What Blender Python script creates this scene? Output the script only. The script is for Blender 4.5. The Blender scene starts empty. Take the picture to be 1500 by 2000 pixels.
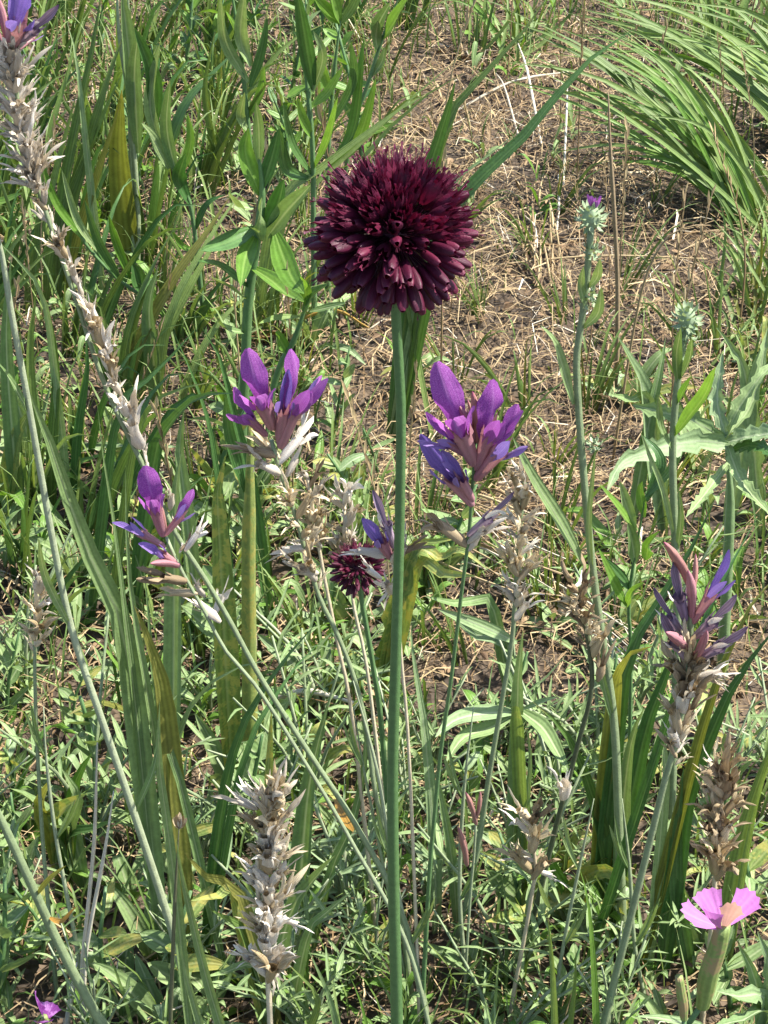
import bpy, math, random
import numpy as np
from mathutils import Vector, Matrix, noise as mnoise

rng = random.Random(7)
nrg = np.random.default_rng(7)
scene = bpy.context.scene
col = scene.collection
R = math.radians

# ------------------------------------------------------------------ camera, sky, sun, exposure
CAM = np.array([0.0, 0.0, 0.70])
PITCH = 36.3                      # degrees below the horizon
VFOV = 25.5
cd = bpy.data.cameras.new('camera'); cam = bpy.data.objects.new('camera', cd); col.objects.link(cam)
cd.sensor_fit = 'VERTICAL'; cd.angle = R(VFOV); cd.clip_start = 0.02; cd.clip_end = 300
cam.location = CAM; cam.rotation_euler = (R(90 - PITCH), 0, 0)
scene.camera = cam
SUN_EL, SUN_AZ = 57.0, 84.0       # azimuth clockwise from +Y (camera's forward): from the camera's right
w = bpy.data.worlds.new('World'); scene.world = w; w.use_nodes = True
nt = w.node_tree; nt.nodes.clear()
sky = nt.nodes.new('ShaderNodeTexSky'); sky.sky_type = 'NISHITA'; sky.sun_disc = False
sky.sun_elevation = R(SUN_EL); sky.sun_rotation = R(SUN_AZ)
bg = nt.nodes.new('ShaderNodeBackground'); bg.inputs[1].default_value = 0.115
wo = nt.nodes.new('ShaderNodeOutputWorld')
nt.links.new(sky.outputs[0], bg.inputs[0]); nt.links.new(bg.outputs[0], wo.inputs[0])
sl = bpy.data.lights.new('sun', 'SUN'); sl.energy = 5.0; sl.angle = R(0.53); sl.color = (1.0, 0.95, 0.86)
so = bpy.data.objects.new('sun', sl); col.objects.link(so)
sdir = Vector((math.sin(R(SUN_AZ)) * math.cos(R(SUN_EL)), math.cos(R(SUN_AZ)) * math.cos(R(SUN_EL)), math.sin(R(SUN_EL))))
so.rotation_euler = sdir.to_track_quat('Z', 'Y').to_euler(); so.location = sdir * 5
scene.view_settings.view_transform = 'Standard'; scene.view_settings.look = 'None'
scene.view_settings.gamma = 1; scene.view_settings.exposure = 1.35
scene.render.engine = 'CYCLES'
scene.cycles.max_bounces = 8; scene.cycles.transmission_bounces = 4

# ------------------------------------------------------------------ from the photograph's grid to places in the meadow
FPX = 1000 / math.tan(R(VFOV / 2))
_sp, _cp = math.sin(R(PITCH)), math.cos(R(PITCH))
def ray(px, py):
    a, b = (px - 750) / FPX, (1000 - py) / FPX
    return np.array([a, _cp + b * _sp, -_sp + b * _cp])
def gz(x, y):
    return 0.010 * mnoise.noise((x * 6, y * 6, 0.3)) + 0.004 * mnoise.noise((x * 25, y * 25, 1.7))
def V(px, py, Y):
    d = ray(px, py); return CAM + d * (Y / d[1])
def Gd(px, py, h=0.0):
    d = ray(px, py); return CAM + d * ((CAM[2] - h) / -d[2])
def Yg(py): return Gd(750, py)[1]
def mpp(p):                        # metres per photo pixel at a point
    return (p[1] * _cp + (CAM[2] - p[2]) * _sp) / FPX
def tocam(p):
    d = CAM - p; return d / np.linalg.norm(d)
UP = np.array([0, 0, 1.0])
def unit(v): return v / (np.linalg.norm(v) + 1e-12)

def spline(P, n):
    P = np.asarray(P, float)
    if len(P) == 2: return P[0] + (P[1] - P[0]) * np.linspace(0, 1, n)[:, None]
    Q = np.vstack([2 * P[0] - P[1], P, 2 * P[-1] - P[-2]])
    seg = np.concatenate([[0], np.cumsum(np.linalg.norm(np.diff(P, axis=0), axis=1) + 1e-9)])
    out = []
    for s in np.linspace(0, seg[-1], n):
        i = min(max(int(np.searchsorted(seg, s) - 1), 0), len(P) - 2)
        t = (s - seg[i]) / (seg[i + 1] - seg[i])
        a, b, c, d = Q[i], Q[i + 1], Q[i + 2], Q[i + 3]
        out.append(0.5 * (2 * b + (c - a) * t + (2 * a - 5 * b + 4 * c - d) * t * t + (3 * b - a - 3 * c + d) * t ** 3))
    return np.array(out)

# ------------------------------------------------------------------ mesh collecting
class MB:
    def __init__(s): s.v = []; s.f = []; s.uv = []; s.t = []; s.n = 0
    def add(s, verts, faces, uvs, tint):
        s.v.append(np.asarray(verts, float)); s.f += [tuple(i + s.n for i in f) for f in faces] if s.n else [tuple(f) for f in faces]
        s.uv.append(np.asarray(uvs, float)); s.t.append(np.full(len(verts), tint) if np.isscalar(tint) else np.asarray(tint))
        s.n += len(verts); return s
    def mesh(s, name, mat, origin=(0, 0, 0), smooth=True):
        me = bpy.data.meshes.new(name)
        v = np.concatenate(s.v) - np.asarray(origin); uv = np.concatenate(s.uv); t = np.concatenate(s.t)
        me.from_pydata(v.tolist(), [], s.f)
        li = np.empty(len(me.loops), np.int32); me.loops.foreach_get('vertex_index', li)
        ul = me.uv_layers.new(name='UVMap'); ul.data.foreach_set('uv', uv[li].astype(np.float32).ravel())
        at = me.attributes.new('tint', 'FLOAT', 'POINT'); at.data.foreach_set('value', t.astype(np.float32))
        if smooth: me.polygons.foreach_set('use_smooth', np.ones(len(me.polygons), bool))
        me.materials.append(mat); me.update(); return me

def lanceo(t): return (min(1, (t + 0.05) / 0.35)) ** 0.7 * max(0.0, 1 - ((t - 0.35) / 0.65) ** 2 if t > 0.35 else 1) ** 0.8 + 0.015
def grassy(t): return min(1, 0.55 + t * 2) * max(0.02, 1 - max(0, (t - 0.25) / 0.75) ** 1.9)
def ovate(t): return max(0.03, math.sin(math.pi * min(1, t ** 0.8)) ** 0.75)
def petaly(t): return max(0.06, (0.25 + 0.75 * min(1, t / 0.55) ** 1.3) * (1 if t < 0.72 else math.sqrt(max(0.02, 1 - ((t - 0.72) / 0.29) ** 2))))
def bannery(t): return max(.05, (.35 + .65 * min(1, t / .5)) * (1 if t < .55 else max(0, 1 - ((t - .55) / .46) ** 2.3)) ** .62)
def evenly(t): return 1.0 if t < 0.93 else 0.5

def sheet(mb, P, w, prof=grassy, nrm=None, fold=0.3, n=9, tint=None, twist=0.0, roll=0.0, cols=3, wave=0.0, jag=0.0, rnd=rng):
    """a leaf, blade or petal: a folded strip along a curve"""
    C = spline(P, n); T = np.gradient(C, axis=0); T /= np.linalg.norm(T, axis=1)[:, None] + 1e-12
    if tint is None: tint = rnd.random()
    t = np.linspace(0, 1, n); us = np.linspace(-1, 1, cols); ph = rnd.random() * 6
    if nrm is None:
        D = CAM - C; N0 = D / np.linalg.norm(D, axis=1)[:, None] * 0.8 + UP * 0.5
    else: N0 = np.broadcast_to(np.asarray(nrm, float), C.shape)
    N = N0 - T * (N0 * T).sum(1)[:, None]; N = N / (np.linalg.norm(N, axis=1)[:, None] + 1e-12); B = np.cross(T, N)
    a = (roll + twist * t)[:, None]; N, B = N * np.cos(a) + B * np.sin(a), B * np.cos(a) - N * np.sin(a)
    ww = w * 0.5 * np.array([prof(q) for q in t])[:, None]
    e = np.tile(us, (n, 1))
    if jag:
        for c in (0, cols - 1): e[:, c] *= 1 + jag * (np.array([rnd.random() for _ in range(n)]) - 0.35)
    off = (np.abs(us) - 0.5)[None] * fold * ww + wave * ww * np.sin(t[:, None] * 13 + ph + us[None] * 2) * np.abs(us)[None]
    v = C[:, None, :] + B[:, None, :] * (ww * e)[..., None] + N[:, None, :] * off[..., None]
    uv = np.stack([np.tile((us + 1) / 2, (n, 1)), np.tile(t[:, None], (1, cols))], -1)
    f = [(i * cols + k, i * cols + k + 1, (i + 1) * cols + k + 1, (i + 1) * cols + k) for i in range(n - 1) for k in range(cols - 1)]
    return mb.add(v.reshape(-1, 3), f, uv.reshape(-1, 2), tint)

def many(mb, P0, P1, P2, w, prof, nrm, fold, n, tint):
    """thousands of small strips at once, each through three points"""
    P0, P1, P2, nrm = (np.asarray(q, float) for q in (P0, P1, P2, nrm)); N_ = len(P0); w = np.asarray(w, float); cols = 3
    t = np.linspace(0, 1, n)[None, :, None]; A = 2 * P1 - (P0 + P2) / 2
    C = P0[:, None] * (1 - t) ** 2 + 2 * A[:, None] * t * (1 - t) + P2[:, None] * t ** 2
    T = np.gradient(C, axis=1); T /= np.linalg.norm(T, axis=2, keepdims=True) + 1e-12
    N = nrm[:, None] - T * (nrm[:, None] * T).sum(2, keepdims=True); N /= np.linalg.norm(N, axis=2, keepdims=True) + 1e-12
    B = np.cross(T, N); us = np.array([-1.0, 0, 1]); ww = w[:, None] * 0.5 * np.array([prof(q) for q in np.linspace(0, 1, n)])[None]
    fo = np.broadcast_to(np.asarray(fold, float), (N_,))
    off = (np.abs(us) - 0.5)[None, None] * fo[:, None, None] * ww[..., None]
    v = C[:, :, None] + B[:, :, None] * (ww[..., None] * us)[..., None] + N[:, :, None] * off[..., None]
    uv = np.broadcast_to(np.stack(np.meshgrid((us + 1) / 2, np.linspace(0, 1, n)), -1)[None], (N_, n, cols, 2))
    q = np.array([(i * cols + k, i * cols + k + 1, (i + 1) * cols + k + 1, (i + 1) * cols + k) for i in range(n - 1) for k in range(cols - 1)])
    f = (q[None] + (np.arange(N_) * n * cols)[:, None, None]).reshape(-1, 4)
    return mb.add(v.reshape(-1, 3), f.tolist(), uv.reshape(-1, 2), np.repeat(np.asarray(tint, float), n * cols))

def tube(mb, P, r, sides=6, n=None, tint=None, rnd=rng, cap=True):
    n = n or max(2, len(P) * 2); C = spline(P, n); T = np.gradient(C, axis=0)
    r = np.interp(np.linspace(0, 1, n), np.linspace(0, 1, len(r)), r) if not np.isscalar(r) else np.full(n, r)
    if tint is None: tint = rnd.random()
    v, uv, f = [], [], []
    ref = np.array([1.0, 0.13, 0.07])
    for i in range(n):
        tg = unit(T[i]); a = ref - tg * np.dot(ref, tg)
        if np.linalg.norm(a) < 0.2: a = np.array([0, 1.0, 0]) - tg * tg[1]
        a = unit(a); b = np.cross(tg, a)
        for k in range(sides):
            q = 2 * math.pi * k / sides
            v.append(C[i] + (a * math.cos(q) + b * math.sin(q)) * r[i]); uv.append((k / sides, i / (n - 1)))
    for i in range(n - 1):
        for k in range(sides):
            k2 = (k + 1) % sides; f.append((i * sides + k, i * sides + k2, (i + 1) * sides + k2, (i + 1) * sides + k))
    if cap: f.append(tuple((n - 1) * sides + k for k in range(sides)))
    return mb.add(v, f, uv, tint)

# ------------------------------------------------------------------ materials
def leaf_mat(name, c1, c2, rib=None, rib_amt=0.5, vein=0.16, veins=26, mottle=None, mot_amt=0.0, tip=None, tip_at=0.8,
             trans=0.3, rough=0.5, tcol=None, nscale=160, spec=0.45, var=0.35, bump=0.25):
    m = bpy.data.materials.new(name); m.use_nodes = True; t = m.node_tree; t.nodes.clear(); L = t.links.new
    def nd(k, **kw):
        o = t.nodes.new(k)
        for a, b in kw.items(): setattr(o, a, b)
        return o
    def math_(op, a, b=None, clamp=False):
        o = nd('ShaderNodeMath', operation=op, use_clamp=clamp)
        for i, x in enumerate((a, b)):
            if x is None: continue
            if isinstance(x, (int, float)): o.inputs[i].default_value = x
            else: L(x, o.inputs[i])
        return o.outputs[0]
    def mix(f, a, b, mode='MIX'):
        o = nd('ShaderNodeMix', data_type='RGBA', blend_type=mode)
        for i, x in ((0, f), (6, a), (7, b)):
            if isinstance(x, (int, float)): o.inputs[i].default_value = x
            elif isinstance(x, tuple): o.inputs[i].default_value = (*x, 1)
            else: L(x, o.inputs[i])
        return o.outputs[2]
    at = nd('ShaderNodeAttribute', attribute_name='tint'); uv = nd('ShaderNodeUVMap'); sx = nd('ShaderNodeSeparateXYZ')
    L(uv.outputs[0], sx.inputs[0]); tc = nd('ShaderNodeTexCoord')
    no = nd('ShaderNodeTexNoise'); no.inputs['Scale'].default_value = nscale; no.inputs['Detail'].default_value = 3
    L(tc.outputs['Object'], no.inputs['Vector'])
    n2 = nd('ShaderNodeTexNoise'); n2.inputs['Scale'].default_value = nscale * 5; n2.inputs['Detail'].default_value = 2
    L(tc.outputs['Object'], n2.inputs['Vector'])
    c = mix(at.outputs['Fac'], c1, c2)
    k = math_('ADD', math_('MULTIPLY', math_('SUBTRACT', no.outputs[0], 0.5), var * 2), 1.0)
    k = math_('ADD', k, math_('MULTIPLY', math_('SUBTRACT', n2.outputs[0], 0.5), var * 1.3))
    vs = math_('SINE', math_('MULTIPLY', sx.outputs[0], float(veins)))
    k = math_('ADD', k, math_('MULTIPLY', vs, vein))
    g = nd('ShaderNodeCombineXYZ'); [L(k, g.inputs[i]) for i in range(3)]
    c = mix(1.0, c, g.outputs[0], 'MULTIPLY')
    if mottle:
        s = math_('MULTIPLY', math_('SUBTRACT', math_('ADD', no.outputs[0], math_('MULTIPLY', n2.outputs[0], 0.4)), 0.72 - mot_amt * 0.25), 9.0, True)
        c = mix(s, c, mottle)
    if rib:
        d = math_('ABSOLUTE', math_('SUBTRACT', sx.outputs[0], 0.5))
        s = math_('MULTIPLY', math_('SUBTRACT', 1.0, math_('MULTIPLY', d, 11.0), True), rib_amt)
        c = mix(s, c, rib)
    if tip:
        s = math_('MULTIPLY', math_('ADD', math_('SUBTRACT', sx.outputs[1], tip_at), math_('MULTIPLY', math_('SUBTRACT', no.outputs[0], 0.5), 0.5)), 6.0, True)
        c = mix(s, c, tip)
    p = nd('ShaderNodeBsdfPrincipled'); L(c, p.inputs['Base Color']); p.inputs['Roughness'].default_value = rough
    p.inputs['Specular IOR Level'].default_value = spec
    bp = nd('ShaderNodeBump'); bp.inputs['Strength'].default_value = bump; bp.inputs['Distance'].default_value = 0.0006
    L(math_('ADD', math_('MULTIPLY', vs, 0.4), n2.outputs[0]), bp.inputs['Height']); L(bp.outputs[0], p.inputs['Normal'])
    o = nd('ShaderNodeOutputMaterial')
    if trans:
        tr = nd('ShaderNodeBsdfTranslucent'); L(mix(1.0, c, tcol or (1.25, 1.2, 0.55), 'MULTIPLY'), tr.inputs[0])
        ms = nd('ShaderNodeMixShader'); ms.inputs[0].default_value = trans
        L(p.outputs[0], ms.inputs[1]); L(tr.outputs[0], ms.inputs[2]); L(ms.outputs[0], o.inputs[0])
    else: L(p.outputs[0], o.inputs[0])
    return m

W_ = (1.1, 1.0, 0.85)
M = dict(
    grass=leaf_mat('grass_blade', (0.07, 0.135, 0.028), (0.15, 0.215, 0.055), (0.24, 0.32, 0.12), 0.35, tip=(0.30, 0.25, 0.10), tip_at=0.93),
    light=leaf_mat('light_grass_blade', (0.12, 0.20, 0.045), (0.21, 0.29, 0.09), (0.28, 0.36, 0.13), 0.4, tip=(0.36, 0.30, 0.12), tip_at=0.95),
    olive=leaf_mat('olive_leaf', (0.14, 0.16, 0.03), (0.20, 0.20, 0.05), (0.25, 0.27, 0.08), 0.3, tip=(0.28, 0.2, 0.06), tip_at=0.95, trans=0.4),
    sage=leaf_mat('sage_leaf', (0.135, 0.215, 0.075), (0.235, 0.32, 0.135), (0.42, 0.48, 0.28), 0.7, vein=0.07, trans=0.22, rough=0.65, spec=0.3),
    pale=leaf_mat('pale_leaf', (0.15, 0.23, 0.095), (0.225, 0.31, 0.15), (0.50, 0.54, 0.38), 0.55, vein=0.06, trans=0.2, rough=0.6, tip=(0.4, 0.36, 0.2), tip_at=1.0),
    dark=leaf_mat('dark_leaf', (0.04, 0.11, 0.026), (0.085, 0.17, 0.05), (0.16, 0.26, 0.10), 0.45, vein=0.12, trans=0.25, rough=0.42),
    bright=leaf_mat('bright_leaf', (0.10, 0.21, 0.03), (0.16, 0.29, 0.05), (0.28, 0.40, 0.12), 0.5, vein=0.08, trans=0.35, rough=0.45),
    mottle=leaf_mat('mottled_leaf', (0.17, 0.24, 0.06), (0.25, 0.31, 0.09), (0.40, 0.43, 0.2), 0.5, mottle=(0.36, 0.34, 0.09), mot_amt=0.15, trans=0.3),
    straw=leaf_mat('dry_straw', (0.17, 0.105, 0.048), (0.52, 0.40, 0.22), None, vein=0.15, trans=0.12, rough=0.6, tcol=W_, var=0.4),
    white=leaf_mat('bleached_straw', (0.50, 0.43, 0.31), (0.66, 0.61, 0.50), None, vein=0.12, trans=0.1, rough=0.6, tcol=W_, var=0.3),
    brown=leaf_mat('dead_leaf', (0.10, 0.058, 0.03), (0.30, 0.20, 0.11), None, vein=0.1, trans=0.1, rough=0.75, tcol=W_, var=0.5),
    rust=leaf_mat('rusty_leaf', (0.34, 0.17, 0.03), (0.40, 0.26, 0.06), None, vein=0.1, trans=0.25, tcol=W_),
    papery=leaf_mat('papery_dry_flower', (0.52, 0.46, 0.36), (0.84, 0.80, 0.72), None, vein=0.10, veins=30, trans=0.2, rough=0.7, tcol=W_, mottle=(0.30, 0.22, 0.16), mot_amt=-0.1, var=0.4),
    tan=leaf_mat('tan_dry_flower', (0.40, 0.31, 0.17), (0.68, 0.59, 0.41), None, vein=0.14, trans=0.2, rough=0.7, tcol=W_, mottle=(0.22, 0.14, 0.09), mot_amt=-0.1, var=0.4),
    umber=leaf_mat('brown_dry_flower', (0.17, 0.115, 0.06), (0.34, 0.26, 0.16), None, vein=0.14, trans=0.12, rough=0.75, tcol=W_, var=0.4),
    petal=leaf_mat('purple_petal', (0.175, 0.02, 0.215), (0.33, 0.10, 0.35), (0.46, 0.24, 0.50), 0.3, vein=0.07, veins=55, mottle=(0.46, 0.20, 0.50), mot_amt=0.05, trans=0.35, rough=0.6, tcol=(1.2, 0.9, 1.2), spec=0.2, var=0.25, nscale=260),
    violet=leaf_mat('violet_petal', (0.12, 0.06, 0.32), (0.30, 0.20, 0.48), (0.45, 0.34, 0.60), 0.3, vein=0.1, veins=40, mottle=(0.36, 0.26, 0.46), mot_amt=0.05, trans=0.3, rough=0.6, tcol=(1.0, 0.9, 1.2), spec=0.2, tip=(0.05, 0.025, 0.16), tip_at=0.95, nscale=260),
    dusky=leaf_mat('faded_violet_petal', (0.20, 0.15, 0.24), (0.36, 0.27, 0.34), None, vein=0.2, veins=40, trans=0.25, rough=0.7, tcol=W_, tip=(0.09, 0.06, 0.14), tip_at=0.8, nscale=260),
    calyx=leaf_mat('pink_calyx', (0.34, 0.11, 0.17), (0.47, 0.22, 0.25), None, mottle=(0.45, 0.30, 0.28), mot_amt=0.05, vein=0.16, veins=44, trans=0.25, rough=0.6, tcol=W_, spec=0.25, tip=(0.40, 0.10, 0.30), tip_at=0.95, nscale=260),
    bud=leaf_mat('rosy_bud', (0.33, 0.11, 0.12), (0.47, 0.22, 0.20), None, mottle=(0.42, 0.30, 0.22), mot_amt=0.1, vein=0.2, trans=0.25, rough=0.6, tcol=W_, tip=(0.40, 0.10, 0.20), tip_at=0.85, nscale=260),
    pink=leaf_mat('pink_petal', (0.46, 0.14, 0.44), (0.54, 0.22, 0.54), (0.62, 0.36, 0.60), 0.3, vein=0.05, trans=0.35, rough=0.6, tcol=(1.1, 0.9, 1.1), spec=0.2, var=0.15),
    peach=leaf_mat('peach_petal', (0.60, 0.36, 0.30), (0.66, 0.42, 0.36), None, vein=0.05, trans=0.35, rough=0.6, tcol=W_, var=0.15),
    stem=leaf_mat('green_stem', (0.075, 0.15, 0.05), (0.10, 0.18, 0.07), None, vein=0.05, trans=0, rough=0.5, nscale=500, var=0.3, spec=0.4),
    sagestem=leaf_mat('sage_stem', (0.17, 0.22, 0.11), (0.28, 0.32, 0.20), None, vein=0.14, veins=19, trans=0, rough=0.65, nscale=300),
    drystem=leaf_mat('dry_stem', (0.34, 0.27, 0.16), (0.50, 0.43, 0.30), None, vein=0.14, veins=19, trans=0, rough=0.65, nscale=300),
    darkstem=leaf_mat('dark_stem', (0.055, 0.07, 0.035), (0.10, 0.105, 0.055), None, vein=0.12, veins=19, trans=0, rough=0.6, nscale=300),
    allium=leaf_mat('maroon_tepal', (0.045, 0.003, 0.017), (0.125, 0.011, 0.038), (0.035, 0.003, 0.014), 0.3, vein=0.15, veins=19, trans=0.22, rough=0.5, tcol=(1.3, 0.7, 0.8), spec=0.4, tip=(0.22, 0.045, 0.12), tip_at=0.93, nscale=500, var=0.3),
    stamen=leaf_mat('violet_stamen', (0.10, 0.02, 0.10), (0.22, 0.08, 0.22), None, trans=0, rough=0.6),
    dianthus=leaf_mat('green_calyx', (0.20, 0.27, 0.08), (0.24, 0.31, 0.10), None, vein=0.1, veins=60, trans=0.1, rough=0.5, mottle=(0.30, 0.22, 0.11), mot_amt=0.2, nscale=120),
    wool=leaf_mat('woolly_bract', (0.19, 0.27, 0.14), (0.34, 0.41, 0.27), None, vein=0.05, trans=0.2, rough=0.8),
)
def soil_mat():
    m = bpy.data.materials.new('soil'); m.use_nodes = True; t = m.node_tree; p = t.nodes['Principled BSDF']; L = t.links.new
    tc = t.nodes.new('ShaderNodeTexCoord'); no = t.nodes.new('ShaderNodeTexNoise'); no.inputs['Scale'].default_value = 45; no.inputs['Detail'].default_value = 8
    n2 = t.nodes.new('ShaderNodeTexVoronoi'); n2.inputs['Scale'].default_value = 260
    L(tc.outputs['Object'], no.inputs['Vector']); L(tc.outputs['Object'], n2.inputs['Vector'])
    cr = t.nodes.new('ShaderNodeValToRGB'); e = cr.color_ramp.elements
    e[0].position = 0.3; e[0].color = (0.028, 0.020, 0.014, 1); e[1].position = 0.75; e[1].color = (0.13, 0.092, 0.058, 1)
    L(no.outputs[0], cr.inputs[0]); L(cr.outputs[0], p.inputs['Base Color']); p.inputs['Roughness'].default_value = 0.9
    b = t.nodes.new('ShaderNodeBump'); b.inputs['Distance'].default_value = 0.004; b.inputs['Strength'].default_value = 0.8
    L(n2.outputs[0], b.inputs['Height']); L(b.outputs[0], p.inputs['Normal']); return m

# ------------------------------------------------------------------ things and parts
def tag(o, label=None, cat=None, group=None, kind=None):
    if label: o['label'] = label
    if cat: o['category'] = cat
    if group: o['group'] = group
    if kind: o['kind'] = kind
    return o
class Thing:
    def __init__(s, name, label, cat, base, group=None):
        s.o = bpy.data.objects.new(name, None); s.o.empty_display_size = 0.01; col.objects.link(s.o)
        s.base = np.array([base[0], base[1], gz(base[0], base[1])]); s.o.location = s.base
        tag(s.o, label, cat, group)
    def part(s, name, mb, mat, label=None):
        o = bpy.data.objects.new(name, mb.mesh(name, M[mat] if isinstance(mat, str) else mat, s.base)); o.parent = s.o
        col.objects.link(o)
        if label: o['label'] = label
        return o
    def place(s, name, me, mat4, parent=None):
        o = bpy.data.objects.new(name, me); col.objects.link(o)
        if parent is None:
            o.parent = s.o; o.matrix_local = Matrix.Translation(-Vector(s.base)) @ mat4
        else: o.parent = parent
        return o
def copy_tree(o, parent=None):
    c = o.copy(); col.objects.link(c); c.parent = parent
    for ch in list(o.children): copy_tree(ch, c)
    return c
def grounded(P):
    """carry a traced line down to the soil when its traced foot is above it"""
    P = [np.asarray(p, float) for p in P]; z0 = gz(P[0][0], P[0][1])
    if P[0][2] > z0 + 0.002:
        d = P[0] - P[min(1, len(P) - 1)]; s = d[0] / max(0.02, abs(d[2])); h = P[0][2] - z0
        x = P[0][0] + max(-0.3, min(0.3, s)) * h * 0.6
        P.insert(0, np.array([x, P[0][1], gz(x, P[0][1]) - 0.006]))
    else: P[0] = np.array([P[0][0], P[0][1], z0 - 0.005])
    return P
def trace(pts, Y=None, dy=0.0, ground=True):
    """points of the photograph, foot first, on an upright sheet at distance Y (default: where the foot meets the soil)"""
    Y = Y or Yg(pts[0][1]); n = len(pts)
    P = [V(x, y, Y + dy * (i / max(1, n - 1)) ** 1.3) for i, (x, y) in enumerate(pts)]
    return grounded(P) if ground else P

# ------------------------------------------------------------------ ground
def axis(a, b, step, far):
    fine = np.arange(a, b + 1e-6, step); g = [0.05, 0.12, 0.3, 0.7, 1.5, 3, 6, 12, far]
    return np.concatenate([[a - q for q in reversed(g)], fine, [b + q for q in g]])
xs, ys = axis(-1.3, 1.3, 0.02, 60), axis(-0.4, 3.2, 0.02, 60)
gv = [(x, y, gz(x, y)) for y in ys for x in xs]; nx = len(xs)
gf = [(j * nx + i, j * nx + i + 1, (j + 1) * nx + i + 1, (j + 1) * nx + i) for j in range(len(ys) - 1) for i in range(nx - 1)]
me = bpy.data.meshes.new('ground'); me.from_pydata(gv, [], gf); me.materials.append(soil_mat())
me.polygons.foreach_set('use_smooth', np.ones(len(me.polygons), bool))
go = bpy.data.objects.new('ground', me); col.objects.link(go); tag(go, kind='structure')

def stuff(name, mb, mat, label, cat):
    o = bpy.data.objects.new(name, mb.mesh(name, M[mat])); col.objects.link(o); return tag(o, label, cat, kind='stuff')

def in_view(x, y, m=0.12):
    return 0.5 < y < 1.85 and abs(x) < 0.13 + 0.16 * y + m
def dens(n, f):
    """random soil spots, most in the part of the meadow the photograph shows, thinning out around it"""
    out = []
    while len(out) < n:
        if rng.random() < 0.8: x, y = rng.uniform(-0.5, 0.5), rng.uniform(0.42, 1.85)
        else: x, y = rng.uniform(-1.5, 1.5), rng.uniform(-0.3, 3.2)
        if rng.random() < f(x, y): out.append((x, y))
    return out
def px_of(x, y):
    d = np.array([x, y, 0.0]) - CAM; dep = d[1] * _cp - d[2] * _sp
    return 750 + FPX * d[0] / dep, 1000 - FPX * (d[1] * _sp + d[2] * _cp) / dep
# the bare, straw-covered patch of the meadow (ellipses on the soil), and the lush patches
def blob(x, y, cx, cy, rx, ry): return max(0.0, 1 - ((x - cx) / rx) ** 2 - ((y - cy) / ry) ** 2)
_b1, _b2, _b3 = Gd(1080, 480), Gd(1040, 860), Gd(1080, 230)
def bare(x, y):
    return min(1, 1.6 * (blob(x, y, _b1[0], _b1[1], 0.17, 0.24) + blob(x, y, _b2[0], _b2[1], 0.13, 0.13) + blob(x, y, _b3[0], _b3[1], 0.12, 0.16)
                         + 0.6 * blob(x, y, Gd(1060, 1330)[0], Gd(1060, 1330)[1], 0.06, 0.06) + 0.6 * blob(x, y, Gd(1440, 1400)[0], Gd(1440, 1400)[1], 0.05, 0.07)))

# litter: straw, dead leaf bits
def gzs(x, y): return np.array([gz(a, b) for a, b in zip(x, y)])
def rn(a, b, n): return nrg.uniform(a, b, n)
def litter(spots):
    n = len(spots); x, y = np.array(spots).T; L = rn(.008, .05, n) * rn(.35, 1, n); a = rn(0, 6.283, n)
    h = np.abs(nrg.normal(0, .006, n)) + .001; h2 = np.maximum(0, h + nrg.normal(0, .006, n)); b = nrg.normal(0, .2, n) * L
    dx, dy = np.cos(a) * L / 2, np.sin(a) * L / 2; z = gzs(x, y)
    P0 = np.stack([x - dx, y - dy, z + h], 1); P2 = np.stack([x + dx, y + dy, z + h2], 1)
    P1 = np.stack([x - b * np.sin(a), y + b * np.cos(a), z + np.maximum(h, h2) * 1.05 + .001], 1)
    nm = nrg.normal(0, .4, (n, 3)) * (1, 1, 0) + UP
    return many(MB(), P0, P1, P2, rn(.00028, .0008, n) * np.where(nrg.random(n) < .08, 2.0, 1), evenly, nm, .5, 3, nrg.random(n) ** 1.8)
fl = lambda x, y: 0.55 + 0.45 * bare(x, y)
stuff('straw_litter', litter(dens(42000, fl)), 'straw', 'tan dry straw scattered flat over the brown soil', 'straw')
stuff('bleached_straw', litter(dens(2600, fl)), 'white', 'whitish bleached straw bits lying among the tan litter', 'straw')
S = dens(13000, lambda x, y: 0.9); n = len(S); x, y = np.array(S).T; L = rn(.002, .009, n); a = rn(0, 6.283, n)
d = np.stack([np.cos(a), np.sin(a), nrg.normal(0, .35, n)], 1) * L[:, None] / 2; c = np.stack([x, y, gzs(x, y) + np.abs(nrg.normal(0, .004, n)) + .001], 1)
stuff('dead_leaf_litter', many(MB(), c - d, c + UP * L[:, None] * .2, c + d, L * rn(.25, .6, n), ovate, UP + nrg.normal(0, .5, (n, 3)), rn(-.8, .8, n), 4, nrg.random(n) ** 1.5),
      'brown', 'brown crumbled dead leaf bits on the soil', 'leaf litter')

# short fine grass and small leaves that nobody could count
def tuftiness(x, y): return 0.5 + 0.5 * mnoise.noise((x * 14, y * 14, 5.1))
def fine_grass(spots):
    n = len(spots); x, y = np.array(spots).T; bb = np.array([bare(*q) for q in spots]); h = rn(.015, .06, n) * (1 - .5 * bb); a = rn(0, 6.283, n); l = rn(.2, .9, n) * h
    z = gzs(x, y) - .003; ca, sa = np.cos(a), np.sin(a)
    return many(MB(), np.stack([x, y, z], 1), np.stack([x + ca * l * .35, y + sa * l * .35, z + h * .65], 1), np.stack([x + ca * l, y + sa * l, z + h * rn(.75, 1.05, n)], 1),
                rn(.0008, .0019, n), grassy, np.stack([-ca, -sa, np.full(n, .6)], 1), .4, 5, nrg.random(n))
fg = lambda x, y: max(0.10, (1 - 1.0 * bare(x, y)) * tuftiness(x, y))
stuff('short_grass', fine_grass(dens(6500, fg)), 'grass', 'short fine green grass growing through the straw', 'grass')
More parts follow.
